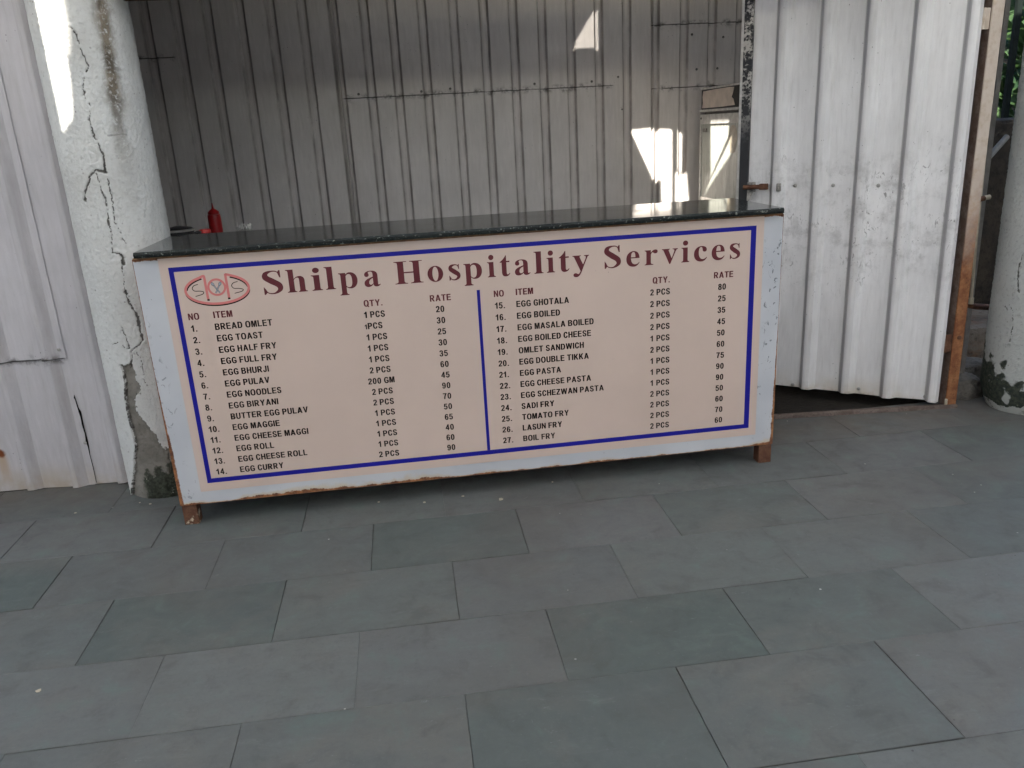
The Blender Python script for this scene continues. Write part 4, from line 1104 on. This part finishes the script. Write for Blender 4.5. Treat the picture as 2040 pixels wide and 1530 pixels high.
tag(MB().tube([(2.98, .60, .78), (3.30, .72, 1.02)], .012, 10).build('conduit_pipe', M['greypipe'], None, True), 'grey slanting conduit behind the pipe stub', 'pipe')
fn = thing('bar_fence', 'dark vertical bar fence in front of the green leaves at far right', 'fence', (3.9, 1.75, 1.0))
for i in range(15):
    x = -.25 + i * .085
    MB().box(x, x + .03, -.012, .012, -1.04, 1.3).build('bar', M['fence'], fn)
MB().box(-.3, 1.1, -.02, -.0125, .0, .05).box(-.3, 1.1, -.02, -.0125, .9, .95).build('rail', M['fence'], fn)

def shrub(name, label, c, n, ext, ln, mat, seed):
    rr = random.Random(seed)
    root = thing(name, label, 'plant', (c[0], c[1], 0))
    V = []; F = []
    for i in range(n):
        p = Vector((rr.uniform(-1, 1) * ext[0], rr.uniform(-1, 1) * ext[1], c[2] + rr.uniform(-1, 1) * ext[2]))
        d = Vector((rr.uniform(-1, 1), rr.uniform(-1, .4), rr.uniform(-.9, .7))).normalized()
        s = d.cross(Vector((rr.uniform(-.3, .3), rr.uniform(-.3, .3), 1))).normalized()
        l = ln * rr.uniform(.6, 1.3); wd = l * rr.uniform(.10, .17)
        dr_ = Vector((0, 0, -l * .18))
        b0 = len(V)
        V += [p, p + d * l * .4 + s * wd, p + d * l * .4 - s * wd, p + d * l * .8 + s * wd * .6 + dr_ * .6, p + d * l * .8 - s * wd * .6 + dr_ * .6, p + d * l + dr_]
        F += [[b0, b0 + 1, b0 + 2], [b0 + 1, b0 + 3, b0 + 4, b0 + 2], [b0 + 3, b0 + 5, b0 + 4]]
    mesh('foliage', V, F, mat, root)
    b = MB()
    for i in range(5):
        x = rr.uniform(-.5, .5) * ext[0]; y = rr.uniform(-.3, .3) * ext[1]
        b.tube([(x, y, -.05), (x * 1.2, y, c[2] * .5), (x * 1.6, y * 1.2, c[2] + ext[2] * .5)], [.02, .014, .006], 6)
    b.build('stem', M['fence'], root)
shrub('leafy_shrub', 'bright green leafy shrub behind the bar fence', (4.75, 2.7, 1.55), 900, (.85, .45, .6), .28, M['leaf'], 3)
shrub('leafy_shrub', 'bluish green shrub with darker leaves farther behind the bar fence', (5.0, 3.5, 1.6), 900, (1.3, .4, .9), .34, M['leaf2'], 6)
tag(MB().box(3.4, 7.4, 4.2, 4.3, -.05, 2.6).build('boundary_wall', M['rubble']), 'dark boundary wall behind the shrubs at far right', 'wall')

# ------------------------------------------------------------------ small litter on the paving
for i, (x, y, s) in enumerate(((-.16, .20, .004), (-.20, .22, .003), (-.40, .19, .004), (.77, -.02, .006), (.90, -.005, .005), (1.02, -.06, .008), (.62, .02, .004), (1.21, .03, .004), (-.13, -.78, .006))):
    rr = random.Random(i)
    pts = [(s * rr.uniform(.7, 1.3) * math.cos(a), s * rr.uniform(.7, 1.3) * math.sin(a)) for a in [kk * 1.047 for kk in range(6)]]
    V = [(a, b, .0012) for a, b in pts] + [(a, b, .0026) for a, b in pts]
    o = mesh('paint_flake', V, [list(range(6))[::-1], list(range(6, 12))] + [[q, (q + 1) % 6, (q + 1) % 6 + 6, q + 6] for q in range(6)], M['pvc'])
    o.location = (x, y, 0)
    tag(o, 'tiny white flake lying on the grey paving', 'litter', 'white flakes scattered on the paving')

# ------------------------------------------------------------------ unseen roofs shaped for the light, holes cut to place the sun patches
ZR = 2.72
ZS = 2.32
def gap(pts3, zr=2.72):
    out = []
    for q in pts3:
        q = Vector(q)
        tq = (zr - q.z) / SUN.z
        w_ = q + SUN * tq
        out.append((w_.x, w_.y))
    return out
def roof(name, label, outline, holes, mat, z):
    rings = [outline] + holes
    tri = tessellate_polygon([[Vector((a, b, 0)) for a, b in r] for r in rings])
    fl = [q for r in rings for q in r]
    n = len(fl)
    V = [(a, b, z) for a, b in fl] + [(a, b, z + .006) for a, b in fl]
    F = [list(q) for q in tri] + [[i + n for i in q][::-1] for q in tri]
    b0 = 0
    for r in rings:
        for i in range(len(r)):
            a = b0 + i; c = b0 + (i + 1) % len(r)
            F.append([a, c, c + n, a + n])
        b0 += len(r)
    o = mesh(name, V, F, mat)
    tag(o, label, 'roof')
W = 2.145
holes = [gap([(2.100, W, 1.109), (2.281, W, 1.116), (2.338, W, 1.108), (2.338, W, .70), (2.285, W, .70), (2.281, W, .835), (2.230, W, .837)], ZS),
         gap([(2.376, W, 1.105), (2.392, W, 1.105), (2.390, W, .885), (2.378, W, .879)], ZS),
         gap([(2.366, W, .872), (2.425, W, .872), (2.440, W, .70), (2.366, W, .70)], ZS),
         gap([(2.493, 1.95, 1.125), (2.493, 1.70, 1.125), (2.493, 1.70, 1.02), (2.493, 1.93, .83)], ZS)]
for i in range(20):                                  # narrow slits: a soft, weak patch
    xx = 1.780 + i * .0070
    zt_ = 1.57 + i * .0100
    holes.append(gap([(xx, W, 1.55), (xx + .0013, W, 1.55), (xx + .0013, W, zt_), (xx, W, zt_)], ZS))
roof('unseen_stall_roof', 'opaque sheet roof over the stall, unseen, holes cut to cast the sun patches', [(-2.2, .345), (3.6, .345), (3.6, 2.7), (-2.2, 2.7)], holes, M['opaque'], ZS)
def colp(a, z): return (-.13 + .142 * math.cos(R(a)), .375 + .142 * math.sin(R(a)), z)
yh = [gap([colp(-122, 1.75), colp(-92, 1.75), colp(-95, 1.5), colp(-99, 1.36), colp(-105, 1.27), colp(-122, 1.23)])]
for a0, a1, z0 in ((-90.6, -88.8, 1.44), (-86.8, -85.6, 1.46), (-83.6, -83.0, 1.50)):      # added slits that soften the sun patch's edge
    yh.append(gap([colp(a0, 1.75), colp(a1, 1.75), colp(a1 - 4, z0), colp(a0 - 4, z0)]))
yh.append(gap([(2.07, W, 1.125), (2.48, W, 1.125), (2.493, 1.97, 1.135), (2.493, 1.66, 1.135), (2.493, 1.66, .98), (2.493, 1.95, .80), (2.48, W, .67), (2.07, W, .67)]))
roof('added_yard_roof', 'unseen translucent roof added over the yard to shade it and soften the light', [(-6.5, -9.5), (8.5, -9.5), (8.5, .54), (-6.5, .54)], yh, M['roof'], ZR - .012)  # added to block direct sun and spread it as soft overhead light

# ------------------------------------------------------------------ unseen walls added to keep side and low sky light off the stall
M['blockwall'] = dirty_wall_mat('light_block_grey', (.34, .335, .33), (.28, .275, .27), (.20, .195, .19))
tag(MB().box(-4.9, -4.7, -8.4, .40, -.05, 2.69, .01).build('light_block_wall', M['blockwall']), 'unseen grey wall added far left of the cracked column to block light', 'wall')
tag(MB().box(6.6, 6.8, -8.4, 1.0, -.05, 2.69, .01).build('light_block_wall', M['blockwall']), 'unseen grey wall added far right of the mossy column to block light', 'wall')
tag(MB().box(-4.9, 6.8, -8.7, -8.5, -.05, 2.15, .01).build('light_block_wall', M['blockwall']), 'unseen grey wall added across from the stall to block low sky light', 'wall')
